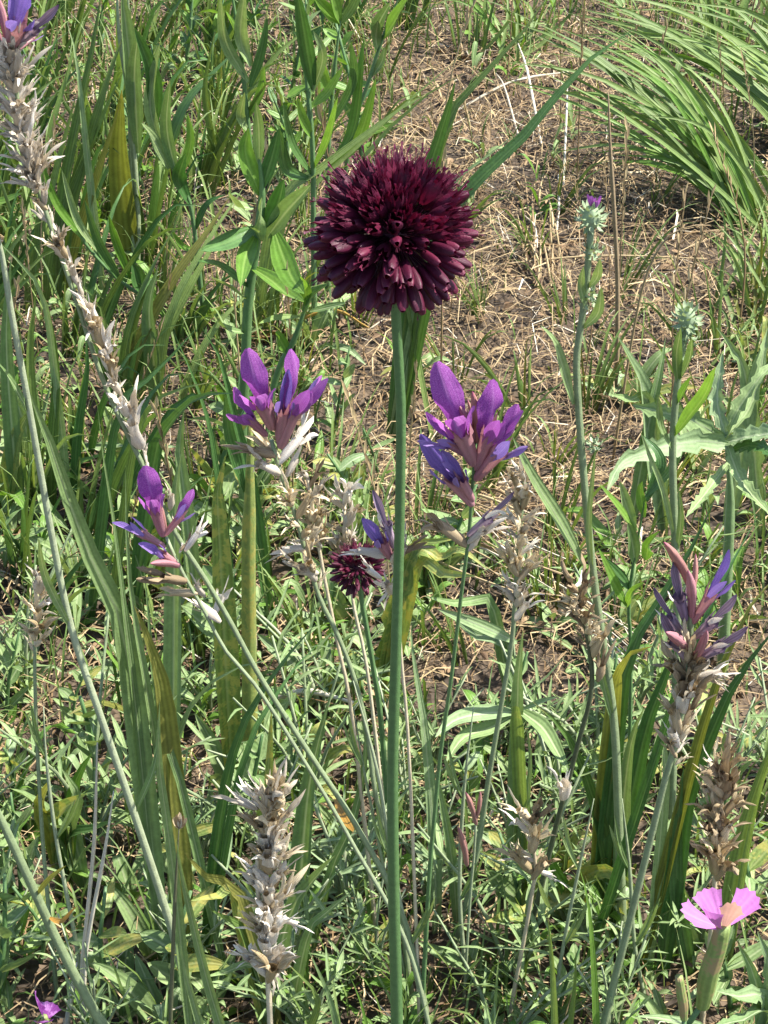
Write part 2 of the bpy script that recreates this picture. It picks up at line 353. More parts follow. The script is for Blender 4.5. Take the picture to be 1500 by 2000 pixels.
stuff('pale_short_grass', fine_grass(dens(6500, fg)), 'light', 'short fine yellowish green grass growing through the straw', 'grass')
def small_leaves(spots):
    S = [(x, y, rng.uniform(.006, .035)) for x, y in spots for k in range(rng.randint(3, 6))]; n = len(S); x, y, H = np.array(S).T
    z = gzs(x, y); a, e, L = rn(0, 6.283, n), rn(-.1, .7, n), rn(.008, .019, n); r = np.stack([x, y, z - .002], 1); b = np.stack([x, y, z + H * rn(.2, 1, n)], 1)
    d = np.stack([np.cos(a) * np.cos(e), np.sin(a) * np.cos(e), np.sin(e)], 1) * L[:, None]
    return many(MB(), r * .4 + b * .6, b + d * .5, b + d - UP * L[:, None] * .15, L * rn(.22, .36, n), ovate, UP + nrg.normal(0, .3, (n, 3)), .35, 6, nrg.random(n))
fs = lambda x, y: max(0.02, (1 - 1.3 * bare(x, y)) * tuftiness(x + 3, y) * (1.0 if y < 0.95 else 0.35))
stuff('small_leaf_cover', small_leaves(dens(900, fs)), 'sage', 'small grey green oval leaves covering the soil', 'ground cover')
stuff('small_green_leaf_cover', small_leaves(dens(600, fs)), 'bright', 'small fresh green leaves scattered over the soil', 'ground cover')

# ------------------------------------------------------------------ prototypes of flowers (unit length along +Z, keel towards +Y)
def lathe(mb, prof, sides=8, tint=0.5, lobes=0, amp=0.0, bend=0.0, v0=0.0, v1=1.0):
    v, uv, f = [], [], []; n = len(prof)
    for i, (z, r) in enumerate(prof):
        for k in range(sides):
            q = 2 * math.pi * k / sides; rr = r * (1 + amp * math.cos(lobes * q))
            v.append((rr * math.cos(q) + bend * z * z, rr * math.sin(q), z)); uv.append((k / sides, v0 + (v1 - v0) * i / (n - 1)))
    for i in range(n - 1):
        for k in range(sides):
            k2 = (k + 1) % sides; f.append((i * sides + k, i * sides + k2, (i + 1) * sides + k2, (i + 1) * sides + k))
    return mb.add(v, f, uv, tint)
A3 = lambda *p: [np.array(q, float) for q in p]
def proto_calyx(mat, tint, length=0.5):
    mb = MB(); lathe(mb, [(-0.01, .03), (.04, .05), (.2, .062), (length * .75, .07), (length, .085)], 7, tint)
    for k in range(5):
        q = 6.283 * k / 5; c, s = math.cos(q), math.sin(q)
        sheet(mb, A3((c * .088, s * .088, length - .04), (c * .10, s * .10, length + .05), (c * .115, s * .115, length + .13)), .06, lambda t: max(.05, 1 - t), np.array([c, s, 0]), 0, 3, tint)
    return mb.mesh('calyx', M[mat])
def proto_banner(mat, w=.32, fold=-.5, back=.16, tint=.5, L=1.0):
    mb = MB(); sheet(mb, A3((0, -.04, .36), (0, -.07, .55), (0, -.09, .78 * L), (0, -.09 - back, L)), w, bannery, np.array([0, 1.0, .1]), fold, 11, tint, cols=7, wave=.2)
    return mb.mesh('banner', M[mat])
def proto_wing(mat, s, w=.13, tint=.5, L=.84, out=.11):
    mb = MB(); sheet(mb, A3((s * .05, .02, .38), (s * .08, .07, .58), (s * out, .14, L)), w, bannery, np.array([s * 1.0, .5, 0]), .5, 7, tint, cols=5, wave=.12)
    return mb.mesh('wing', M[mat])
def proto_keel(mat, tint=.3):
    mb = MB(); sheet(mb, A3((0, .03, .38), (0, .09, .58), (0, .12, .74)), .15, bannery, np.array([0, -1.0, 0]), 1.6, 5, tint, cols=5)
    return mb.mesh('keel', M[mat])
def proto_dry(seed, mat):
    r = random.Random(seed); mb = MB(); t = r.random(); Lc = r.uniform(.42, .6); b = r.uniform(-.25, .25)
    lathe(mb, [(-0.01, .025), (.05, .045), (.2, r.uniform(.055, .08)), (Lc * .75, r.uniform(.05, .07)), (Lc, r.uniform(.04, .07))], 6, t, 3, .15, b)
    for k in range(r.randint(3, 6)):
        q = r.uniform(0, 6.283); c, s = math.cos(q), math.sin(q); o = r.uniform(.03, .26); L = r.uniform(.6, 1.02)
        sheet(mb, A3((c * .04 + b * Lc * Lc, s * .04, Lc - .12), (c * (.05 + o * .3) + b * .3, s * (.05 + o * .3), Lc * .5 + L * .5), (c * (.04 + o) + b * .5, s * (.04 + o), L)), r.uniform(.03, .11),
              r.choice([bannery, lanceo, lanceo]), np.array([c, s, .2]), r.uniform(.4, 1.5), 7, min(1, max(0, t + r.uniform(-.3, .4))), twist=r.uniform(-2.5, 2.5), wave=.35, rnd=r)
    for k in range(3):
        q = r.uniform(0, 6.283); c, s = math.cos(q), math.sin(q)
        sheet(mb, A3((c * .05, s * .05, Lc * .6), (c * .09, s * .09, Lc * .9), (c * .14, s * .14, Lc * 1.15)), .02, lanceo, np.array([c, s, 0]), 0, 4, t, rnd=r)
    return mb.mesh('dry', M[mat])
def proto_bud(mat):
    mb = MB(); lathe(mb, [(-.01, .03), (.06, .055), (.3, .06), (.5, .07), (.72, .062), (.9, .035), (1.0, .006)], 8, .6, 3, .2, .16)
    return mb.mesh('bud', M[mat])
def petal_set(k):
    r = random.Random(k); w = r.uniform(.19, .28); q = r.uniform(-.9, -.3); bk = r.uniform(.08, .2)
    return dict(
        fresh=[('banner_petal', proto_banner('petal', w, q, bk, r.uniform(.1, .5))), ('wing_petal', proto_wing('petal', 1, tint=.9)), ('wing_petal', proto_wing('petal', -1, tint=.8, out=.16)), ('keel_petal', proto_keel('petal', 1.0))],
        violet=[('banner_petal', proto_banner('violet', w * .62, 1.2, .06, r.uniform(.1, .6))), ('wing_petal', proto_wing('violet', 1, .09, .9, .8, .06)), ('wing_petal', proto_wing('violet', -1, .09, .7, .8, .07))],
        mixed=[('banner_petal', proto_banner('petal', w * .75, -.8, .12, .2)), ('wing_petal', proto_wing('violet', 1, .12, .8, .9, .16)), ('wing_petal', proto_wing('violet', -1, .10, .9, .8, .1))],
        faded=[('banner_petal', proto_banner('dusky', w * .42, 1.6, .03, .2)), ('wing_petal', proto_wing('papery', 1, .07, .9, .8, .07))])
PSETS = [petal_set(k) for k in range(4)]
CAL = {k: [proto_calyx('dusky' if k == 'faded' else 'calyx', t, r_) for t, r_ in ((.2, .48), (.6, .52), (.9, .45))] for k in ('fresh', 'violet', 'mixed', 'faded')}
BUDS = [proto_bud('bud'), proto_bud('calyx')]
DRY = {m: [proto_dry(i * 7 + j, m) for i in range(7)] for j, m in enumerate(('papery', 'tan', 'umber'))}
def frame(base, tip, roll=0.0, keel=None):
    z = tip - base; L = np.linalg.norm(z); z = z / L; k = keel if keel is not None else tocam(base)
    y = unit(k - z * np.dot(k, z)); x = np.cross(y, z); c, s = math.cos(roll), math.sin(roll); x, y = x * c + y * s, y * c - x * s
    m = Matrix([[x[i] * L, y[i] * L, z[i] * L, base[i]] for i in range(3)] + [[0, 0, 0, 1]]); return m
def flower(T, kind, b, t, Y, dy=0.0, roll=0.0, fat=1.0):
    """a pea flower from its foot b to its tip t (photo points) at distance Y, leaning dy in depth"""
    B, E = V(*b, Y), V(*t, Y + dy); m = frame(B, E, roll) @ Matrix.Diagonal((fat, fat, 1, 1))
    if kind == 'bud': return T.place('flower_bud', BUDS[0], m)
    if kind == 'pinkbud': return T.place('flower_bud', BUDS[1], m)
    if kind in DRY: return T.place('dry_flower', rng.choice(DRY[kind]), m)
    o = T.place('flower', rng.choice(CAL[kind]), m)
    for nm, me in rng.choice(PSETS)[kind]: T.place(nm, me, None, o)
    return o
def spike(label, Y, stem, w, mat, flowers=(), dry=(), rows=(), name='milkvetch', cat='wildflower', dy=0.0):
    """stem: photo points from the foot up; rows: (i0, i1, count, length px, spread px, kind) shrivelled flowers along stem"""
    P = trace(stem, Y, dy); T = Thing(name, label, cat, P[0]); r = [w * mpp(p) / 2 for p in P]
    mb = MB(); tube(mb, P, [r[0] * 1.15] + [q * (1 - .35 * i / len(r)) for i, q in enumerate(r[1:])], 7, len(P) * 4); T.part('stem', mb, mat)
    for f in flowers: flower(T, f[0], f[1], f[2], Y, *(f[3:] if len(f) > 3 else (rng.uniform(-.008, .004), rng.uniform(-.5, .5))))
    for k, b, t in dry: flower(T, k, b, t, Y, rng.uniform(-.01, .008), rng.uniform(0, 6.28), 1.25)
    for (p0, p1, cnt, ln, spr, kinds) in rows:
        for i in range(cnt):
            q = (i + rng.random() * .7) / cnt; bx, by = p0[0] + (p1[0] - p0[0]) * q, p0[1] + (p1[1] - p0[1]) * q
            a = unit(np.array([p0[0] - p1[0], p0[1] - p1[1]], float)); sd = (1 if i % 2 else -1); ph = rng.uniform(.15, 1.0) * sd
            tx = bx + a[0] * ln * rng.uniform(.35, 1.05) - a[1] * spr * ph; ty = by + a[1] * ln * rng.uniform(.35, 1.05) + a[0] * spr * ph
            d2 = rng.choice([-1, -1, 1]) * (1 - abs(ph)) * .012 - .002
            B = V(bx, by, Y); m = frame(B, V(tx, ty, Y + d2), rng.uniform(0, 6.28)) @ Matrix.Diagonal((1.15, 1.15, 1, 1))
            T.place('dry_flower', rng.choice(DRY[rng.choice(kinds)]), m)
    return T

# ------------------------------------------------------------------ the round-headed leek
def floret_mesh(kind, seed):
    r = random.Random(seed); mb = MB(); t = r.uniform(.1, .9)
    lathe(mb, [(.002, .0004), (.0128, .0004)], 4, 0.0)
    if kind == 'open':
        lathe(mb, [(.0110, .0005), (.0122, .0013), (.0145, .0019), (.0168, .0020), (.0184, .0017)], 9, t, 3, .10, v1=.72)
        for k in range(6):
            q = 6.283 * (k + .3 * r.random()) / 6; c, s = math.cos(q), math.sin(q)
            sheet(mb, A3((c * .0017, s * .0017, .0178), (c * .0015, s * .0015, .0192), (c * .0016, s * .0016, .0206)), .0018, lambda u: max(.1, 1 - u * .9), np.array([c, s, 0]), .2, 3, t)
        for k in range(4):
            q = r.uniform(0, 6.283); o = r.uniform(.0004, .0020); L = r.uniform(.0212, .0238)
            sheet(mb, A3((0, 0, .018), (math.cos(q) * o * .5, math.sin(q) * o * .5, .0205), (math.cos(q) * o, math.sin(q) * o, L)), .0003, lambda u: .7 if u < .8 else 2.2, np.array([math.sin(q), -math.cos(q), .3]), 0, 4, r.random(), cols=2)
    else:
        lathe(mb, [(.0124, .0005), (.0132, .0012), (.0148, .0016), (.0170, .0017), (.0190, .0015), (.0202, .0011), (.0208, .0007)], 12, t, 3, .16, v1=1.0)
        for k in range(r.randint(0, 3)):
            q = r.uniform(0, 6.283); o = r.uniform(.0002, .0012)
            sheet(mb, A3((0, 0, .0195), (math.cos(q) * o * .5, math.sin(q) * o * .5, .0212), (math.cos(q) * o, math.sin(q) * o, r.uniform(.0218, .0232))), .0003, lambda u: .7 if u < .75 else 2.2, np.array([math.sin(q), -math.cos(q), .3]), 0, 4, r.random(), cols=2)
    return mb.mesh('floret', M['allium'])
FLOR = {k: [floret_mesh(k, i) for i in range(5)] for k in ('open', 'shut')}
def leek(label, centre, Y, stem, widths, radius_px, count, lie=0.0):
    P = trace(stem, Y); T = Thing('wild_leek', label, 'wildflower', P[0]); C = V(*centre, Y)
    S = radius_px * mpp(C) / .0222
    mb = MB(); r = [widths[0] * mpp(P[1]) / 2] + [w * mpp(p) / 2 for w, p in zip(widths, P[1:])]
    tube(mb, P + [C], r + [r[-1]], 12, 40); T.part('stem', mb, 'stem')
    mb = MB(); v = .0045 * S
    lathe(mb, [(-v, v * .2), (-v * .7, v * .75), (0, v), (v * .7, v * .75), (v, v * .1)], 8, 0.1)
    core = T.place('flower_head', mb.mesh('flower_head', M['allium']), Matrix.Translation(C))
    for i in range(count):
        z = 1 - 2 * (i + .5) / count; q = i * 2.39996
        d = unit(np.array([math.sqrt(1 - z * z) * math.cos(q), math.sqrt(1 - z * z) * math.sin(q), z]) + nrg.normal(0, .085, 3))
        if d[2] < -.93: continue
        k = 'open' if d[2] + rng.gauss(0, .2) > .38 else 'shut'
        o = bpy.data.objects.new('floret', rng.choice(FLOR[k])); col.objects.link(o); o.parent = core
        s = S * rng.uniform(.86, 1.06) * (1.02 if k == 'shut' else 1); ww = rng.uniform(.74, .9) if k == 'shut' else rng.uniform(.85, 1.0)
        o.matrix_local = Vector(d).to_track_quat('Z', 'Y').to_matrix().to_4x4() @ Matrix.Rotation(rng.uniform(0, 6.28), 4, 'Z') @ Matrix.Diagonal((s * ww, s * ww, s, 1))
    return T
leek('tall leek with a round maroon flower head on a straight green stem', (770, 457), .52,
     [(775, 1990), (769, 1750), (767, 1500), (774, 1250), (781, 1000), (783, 800), (778, 700), (773, 615)], [27, 26, 25, 25, 24, 23, 21, 20, 19], 176, 245)
leek('small dark maroon leek head low among the dry spikes', (698, 1110), .68, [(745, 1420), (730, 1310), (715, 1220), (706, 1170)], [11, 11, 11, 10], 60, 120)

# ------------------------------------------------------------------ milkvetch spikes, fresh and dry
WH = ('papery', 'papery', 'papery', 'tan'); TN = ('tan', 'papery', 'tan', 'umber'); PT = ('papery', 'tan')
spike('long leaning spike of whitish dry flowers with purple blooms at its tip', .60,
      [(790, 1800), (700, 1620), (600, 1465), (510, 1325), (450, 1215), (400, 1130), (345, 1045), (300, 950), (255, 860), (200, 740), (150, 590), (95, 430), (60, 320), (32, 180), (20, 70)], 13, 'sagestem',
      [('pinkbud', (16, 100), (10, -15)), ('violet', (22, 95), (46, -10), -.01, .4, 1.6), ('faded', (35, 85), (108, 22), -.01, .3), ('mixed', (8, 95), (-30, 10), 0, 0), ('violet', (38, 95), (85, 55), .01, .5)],
      rows=[((14, 100), (70, 380), 62, 74, 64, ('papery',)), ((75, 360), (130, 520), 7, 85, 34, WH), ((130, 500), (300, 940), 17, 95, 22, WH), ((310, 950), (360, 1050), 3, 70, 25, WH)],
      dry=[('papery', (60, 345), (5, 300)), ('papery', (70, 340), (95, 250)), ('papery', (215, 790), (240, 730)), ('umber', (215, 740), (232, 680)), ('papery', (420, 1200), (452, 1110)), ('papery', (400, 1165), (370, 1120)), ('papery', (110, 450), (65, 400))])
spike('milkvetch with small purple and blue flowers beside the long whitish dry spike', .575,
      [(800, 1860), (690, 1650), (590, 1480), (500, 1340), (440, 1270), (400, 1195), (352, 1110), (325, 1050)], 10, 'sagestem',
      [('fresh', (318, 1045), (284, 932), -.006, -.2), ('bud', (322, 1035), (312, 955)), ('mixed', (322, 1045), (382, 972), 0, .6), ('violet', (322, 1068), (228, 1012), 0, .8), ('violet', (345, 1100), (284, 1062), -.008, .4), ('pinkbud', (350, 1105), (300, 1085), -.01, 0)],
      [('papery', (362, 1075), (405, 1012)), ('umber', (365, 1135), (268, 1118)), ('tan', (385, 1160), (300, 1140)), ('papery', (430, 1215), (350, 1150)), ('papery', (350, 1080), (365, 1050)), ('umber', (352, 1075), (385, 1045))])
spike('milkvetch with broad purple flowers above pale dry ones, beside the leek stem', .62,
      [(770, 1700), (735, 1560), (715, 1420), (690, 1320), (655, 1230), (625, 1170), (600, 1090), (575, 1000), (550, 930), (530, 860)], 12, 'sagestem',
      [('fresh', (532, 835), (486, 722), -.012, -.25, 1.2), ('fresh', (520, 850), (448, 782), -.008, -1.0), ('bud', (533, 815), (519, 715), 0, 0), ('fresh', (548, 872), (604, 708), -.004, 1.1), ('violet', (545, 860), (563, 742), -.008, .1), ('mixed', (575, 800), (634, 738), .006, .4)],
      [('tan', (545, 895), (490, 830)), ('papery', (545, 905), (622, 808)), ('umber', (540, 890), (440, 862)), ('papery', (548, 925), (470, 888)), ('papery', (560, 930), (600, 850)), ('papery', (610, 1070), (512, 1075)), ('papery', (620, 1120), (535, 1105))],
      rows=[((560, 950), (625, 1160), 12, 62, 50, PT)])
spike('upright milkvetch with the largest purple flowers on a bare green stem', .60,
      [(838, 1720), (848, 1600), (862, 1460), (882, 1320), (900, 1170), (914, 1060), (921, 980), (928, 880), (928, 850)], 10, 'stem',
      [('fresh', (926, 905), (862, 752), -.012, -.15, 1.1), ('mixed', (924, 895), (826, 832), -.006, -1.0), ('pinkbud', (925, 860), (908, 778), -.004, 0), ('bud', (930, 862), (944, 768), -.004, 0), ('bud', (928, 850), (925, 780), .004, 0),
       ('fresh', (932, 915), (984, 768), -.008, .9), ('mixed', (930, 935), (1024, 826), -.01, .9), ('violet', (922, 985), (826, 868), -.006, -.3), ('violet', (922, 978), (876, 895), -.01, .2), ('faded', (915, 1045), (1004, 972), -.004, .6)],
      [('umber', (910, 1065), (818, 972)), ('papery', (916, 1075), (955, 1000)), ('papery', (914, 1060), (985, 1000))])
spike('withering milkvetch with one blue violet flower in front of the small maroon head', .60,
      [(800, 1500), (785, 1300), (775, 1180), (768, 1100), (760, 1070)], 8, 'drystem',
      [('violet', (764, 1090), (722, 1024), -.006, .3, 1.3), ('faded', (770, 1070), (734, 965), 0, .2)],
      [('papery', (760, 1085), (648, 1072)), ('umber', (775, 1085), (838, 1052)), ('papery', (745, 1130), (685, 1085)), ('papery', (770, 1140), (735, 1180)), ('papery', (768, 1100), (800, 1030)), ('papery', (770, 1160), (740, 1120))])
spike('stout milkvetch with pink and blue fading flowers over shaggy dry ones', .575,
      [(1180, 2000), (1225, 1820), (1268, 1650), (1300, 1520), (1325, 1430), (1338, 1330), (1348, 1240), (1348, 1170)], 17, 'sagestem',
      [('bud', (1350, 1145), (1318, 1048), -.006, .2, .9), ('pinkbud', (1350, 1205), (1366, 1118), -.01, 0, .8), ('violet', (1354, 1215), (1434, 1092), -.006, .9, .8), ('faded', (1356, 1245), (1438, 1178), -.01, .7), ('faded', (1338, 1210), (1314, 1115), -.008, -.3),
       ('faded', (1335, 1240), (1276, 1158), 0, -.5), ('faded', (1340, 1285), (1296, 1215), -.012, -.3), ('pinkbud', (1345, 1275), (1322, 1225), -.016, 0, .8), ('faded', (1356, 1290), (1456, 1238), -.01, .6), ('pinkbud', (1352, 1290), (1400, 1240), -.014, .4, .8), ('bud', (1352, 1165), (1372, 1085), .006, 0)],
      [('papery', (1360, 1325), (1450, 1308)), ('papery', (1362, 1320), (1430, 1330)), ('papery', (1350, 1345), (1422, 1270)), ('tan', (1340, 1320), (1285, 1270))],
      rows=[((1346, 1290), (1318, 1500), 18, 80, 42, TN)])
spike('pale dry milkvetch spike standing behind the large purple flowers', .645,
      [(880, 1880), (925, 1700), (958, 1500), (982, 1360), (1000, 1250), (1010, 1110), (1018, 1000), (1025, 940)], 12, 'sagestem', rows=[((1022, 930), (1004, 1220), 24, 72, 46, ('papery', 'tan'))])
spike('shaggy tan dry spike rising from the leaves near the small magenta flower', .555,
      [(528, 2010), (522, 1900), (508, 1790), (503, 1690), (515, 1600), (530, 1550)], 13, 'drystem', rows=[((530, 1560), (524, 1920), 50, 74, 68, ('tan', 'papery', 'papery'))],
      dry=[('papery', (500, 1580), (412, 1530)), ('papery', (530, 1580), (575, 1500)), ('papery', (540, 1790), (612, 1810)), ('papery', (535, 1760), (600, 1725)), ('papery', (520, 1870), (562, 1945))])
spike('brown dry spike with splayed straw coloured tips behind the pink flower', .60,
      [(1385, 1860), (1395, 1740), (1402, 1620), (1415, 1530)], 11, 'drystem', rows=[((1415, 1520), (1398, 1720), 24, 78, 60, ('tan', 'umber', 'tan'))],
      dry=[('tan', (1420, 1500), (1470, 1470)), ('papery', (1400, 1500), (1360, 1460)), ('umber', (1415, 1500), (1418, 1440))])
spike('dark stemmed withered spike with brown shrivelled flowers', .63,
      [(1000, 1990), (1045, 1780), (1090, 1600), (1130, 1450), (1155, 1350), (1150, 1260), (1130, 1170)], 12, 'darkstem', rows=[((1125, 1150), (1160, 1290), 12, 58, 52, ('umber', 'umber', 'tan'))],
      dry=[('umber', (1168, 1330), (1185, 1255)), ('umber', (1140, 1240), (1180, 1225)), ('papery', (1120, 1150), (1150, 1120))])
spike('low dry spike with bent whitish flowers leaning on a dark stem', .60,
      [(1000, 1960), (1030, 1800), (1045, 1700), (1040, 1640)], 9, 'drystem', rows=[((1035, 1600), (1040, 1720), 10, 72, 62, TN)],
      dry=[('papery', (1045, 1680), (975, 1670)), ('papery', (1050, 1700), (1115, 1720)), ('papery', (1100, 1560), (1105, 1480))])
spike('small greyish dry spike among the long sage leaves', .62, [(88, 1700), (78, 1560), (70, 1400), (68, 1270), (75, 1180)], 9, 'sagestem', rows=[((78, 1150), (66, 1280), 11, 62, 38, ('papery', 'tan'))])
spike('thin dry spike behind the small maroon leek head', .70, [(720, 1330), (690, 1180), (675, 1050), (672, 980)], 8, 'drystem', rows=[((672, 970), (685, 1120), 13, 60, 60, PT)])
spike('dry spike leaning beside the broad purple flowers', .64, [(690, 1420), (660, 1260), (630, 1110), (612, 1000), (600, 930)], 9, 'drystem', rows=[((600, 930), (630, 1080), 11, 58, 40, TN)])
spike('slender stalk with small rosy buds between the leek and a sage stem', .62, [(918, 1760), (925, 1680), (930, 1600)], 6, 'sagestem', [('bud', (930, 1610), (922, 1545), 0, 0, .9), ('bud', (930, 1600), (948, 1550), 0, 0, .9), ('bud', (912, 1690), (910, 1615), 0, 0, .9)])

# ------------------------------------------------------------------ knapweeds
def fan(mb, b, t, w, nrm, tint=.5, cols=9, rows=6, tooth=.07, cup=.22):
    b, t = np.asarray(b), np.asarray(t); d = t - b; L = np.linalg.norm(d); z = d / L; N = unit(nrm - z * np.dot(nrm, z)); B = np.cross(z, N); v, uv, f = [], [], []
    for i in range(rows):
        q = i / (rows - 1); hw = w / 2 * (.12 + .88 * q ** .8)
        for k in range(cols):
            u = -1 + 2 * k / (cols - 1); e = q - (.22 * u * u + (tooth if k % 2 else 0)) * q ** 3
            v.append(b + z * L * e + B * hw * u + N * (cup * L * (q * q * .5 + u * u * .15 * q))); uv.append(((u + 1) / 2, q))
    for i in range(rows - 1):
        for k in range(cols - 1): a = i * cols + k; f.append((a, a + 1, a + cols + 1, a + cols))
    return mb.add(v, f, uv, tint)
def bracts(mb, c, r, n, ln, w, up=0.0, squash=1.15):
    for i in range(n):
        z = 1 - 2 * (i + .5) / n; q = i * 2.4; d = unit(np.array([math.sqrt(1 - z * z) * math.cos(q), math.sqrt(1 - z * z) * math.sin(q), z * squash]) + nrg.normal(0, .1, 3))
        p = c + d * r * .7; e = unit(d + UP * up)
        sheet(mb, [p, p + d * ln * .5, p + e * ln], w, lanceo, unit(d + UP), .3, 4)
def knapweed(label, Y, stem, w, head, r, leaves, tufts, pinkhead):
    P = trace(stem, Y); T = Thing('knapweed', label, 'wildflower', P[0]); s = mpp(P[-1])
    mb = MB(); tube(mb, P, [w * mpp(p) / 2 * (1 - .3 * i / len(P)) for i, p in enumerate(P)], 8, len(P) * 4); T.part('stem', mb, 'sagestem')
    C = V(*head, Y); mb = MB(); lathe(mb, [(-r * s, r * s * .2), (-r * s * .6, r * s * .6), (0, r * s * .75), (r * s * .7, r * s * .5), (r * s, r * s * .2)], 8, .5)
    for q in range(len(mb.v)): mb.v[q] = mb.v[q] + C
    bracts(mb, C, r * s, 46, 20 * s, 9 * s, .4); T.part('flower_head', mb, 'wool')
    if pinkhead:
        mb = MB()
        for i in range(26):
            a = rng.uniform(0, 6.28); o = rng.uniform(0, 15) * s; b = C + UP * r * s * .6 + np.array([3 * s, 0, 0])
            sheet(mb, [b, b + np.array([math.cos(a) * o * .6, math.sin(a) * o * .6, 14 * s]), b + np.array([math.cos(a) * o, math.sin(a) * o, rng.uniform(20, 32) * s])], 5 * s, evenly, tocam(b), 0, 4)
        T.part('pink_tuft', mb, 'pink')
    for (b, n_, ln) in tufts:
        mb = MB(); c = V(*b, Y); bracts(mb, c, 9 * s, n_, ln * s, 10 * s, .9); T.part('leaf_tuft', mb, 'wool')
    for L in leaves:
        mb = MB(); sheet(mb, [V(x, y, Y + L[3] * i / (len(L[0]) - 1) * 1.0) for i, (x, y) in enumerate(L[0])], L[1] * s, L[4] if len(L) > 4 else lanceo, None, .5, 10, roll=rng.uniform(-.3, .3)); T.part('leaf', mb, L[2])
    return T
knapweed('tall sage green knapweed with a pink tipped bristly head', .64,
         [(1215, 1800), (1208, 1600), (1200, 1420), (1180, 1270), (1165, 1170), (1152, 1060), (1140, 930), (1130, 800), (1126, 700), (1137, 620), (1146, 540), (1155, 440)], 19, (1155, 424), 26,
         [([(1120, 790), (1098, 710), (1082, 665), (1055, 635)], 22, 'sage', -.02), ([(1142, 1105), (1090, 1010), (1040, 930), (1000, 850)], 30, 'sage', -.02), ([(1158, 1150), (1150, 1030), (1158, 930), (1163, 880)], 13, 'sage', -.01),
          ([(1150, 560), (1166, 540), (1172, 505)], 20, 'sage', -.01), ([(1140, 640), (1168, 610), (1174, 560)], 22, 'sage', -.01), ([(1145, 600), (1135, 560), (1140, 520)], 18, 'sage', -.01), ([(1200, 1420), (1180, 1340), (1172, 1290)], 16, 'sage', -.01)],
         [((1158, 490), 14, 26), ((1153, 575), 14, 26), ((1150, 590), 10, 24), ((1160, 868), 16, 20)], True)
knapweed('sage green knapweed with a woolly whitish unopened head near the toothed leaves', .70,
         [(1322, 1260), (1320, 1100), (1315, 960), (1314, 860), (1324, 740), (1340, 640)], 19, (1342, 622), 25,
         [([(1318, 1060), (1296, 960), (1268, 890), (1250, 840)], 13, 'sage', -.02), ([(1324, 750), (1322, 690), (1330, 640)], 22, 'sage', -.02), ([(1328, 740), (1345, 700), (1352, 660)], 22, 'sage', -.02), ([(1322, 790), (1330, 770), (1350, 735)], 18, 'bright', -.01),
          ([(1316, 850), (1345, 810), (1375, 770), (1398, 716)], 34, 'bright', -.03), ([(1314, 880), (1290, 830), (1285, 770)], 20, 'sage', -.02), ([(1322, 1080), (1330, 1010), (1324, 950)], 14, 'sage', -.01)],
         [((1345, 660), 14, 24), ((1338, 690), 10, 22)], False)

# ------------------------------------------------------------------ pinks
def pink_flower(label, Y, stem, w, tube_pts, tube_w, petals, bud=None):
    P = trace(stem, Y); T = Thing('wild_pink', label, 'wildflower', P[0]); s = mpp(P[-1])
    mb = MB(); tube(mb, P, w * s / 2, 7); T.part('stem', mb, 'stem')
    if tube_pts:
        Q = [V(x, y, Y) for x, y in tube_pts]; mb = MB(); tube(mb, Q, [tube_w * s * q for q in (.36, .5, .5, .46, .40)], 12, 12); T.part('calyx', mb, 'dianthus')
    for (b, t, pw, dy, mat, up) in petals:
        B, E = V(*b, Y), V(*t, Y + dy); mb = MB(); fan(mb, B, E, pw * s, unit(UP * up + tocam(B))); T.part('petal', mb, mat)
    return T
T = pink_flower('pale pink flower with fringed petals on a long green calyx', .56, [(1340, 2010), (1372, 1960)], 12, [(1372, 1965), (1385, 1900), (1402, 1850), (1412, 1806)], 38,
            [((1408, 1812), (1320, 1784), 62, -.004, 'pink', 3.0), ((1408, 1808), (1378, 1746), 60, .022, 'pink', .4), ((1414, 1812), (1440, 1742), 52, -.012, 'peach', -.4), ((1414, 1810), (1474, 1744), 60, .012, 'pink', .6), ((1408, 1814), (1372, 1800), 44, -.022, 'pink', 2.5)])
pink_flower('closed green bud of a pink on a short stalk', .555, [(1336, 2030), (1336, 1985)], 10, [(1336, 1990), (1334, 1960), (1330, 1935), (1326, 1908)], 20, [])
pink_flower('small magenta flower over yellowish stalks beside the thick pale stem', .56, [(95, 2060), (92, 2010)], 8, [(92, 2012), (90, 2000), (88, 1992), (86, 1985)], 16,
            [((88, 1990), (56, 1950), 44, -.01, 'petal', 1.2), ((90, 1990), (104, 1958), 44, .005, 'petal', 1.2), ((88, 1992), (84, 2010), 40, -.015, 'petal', 1.0)])

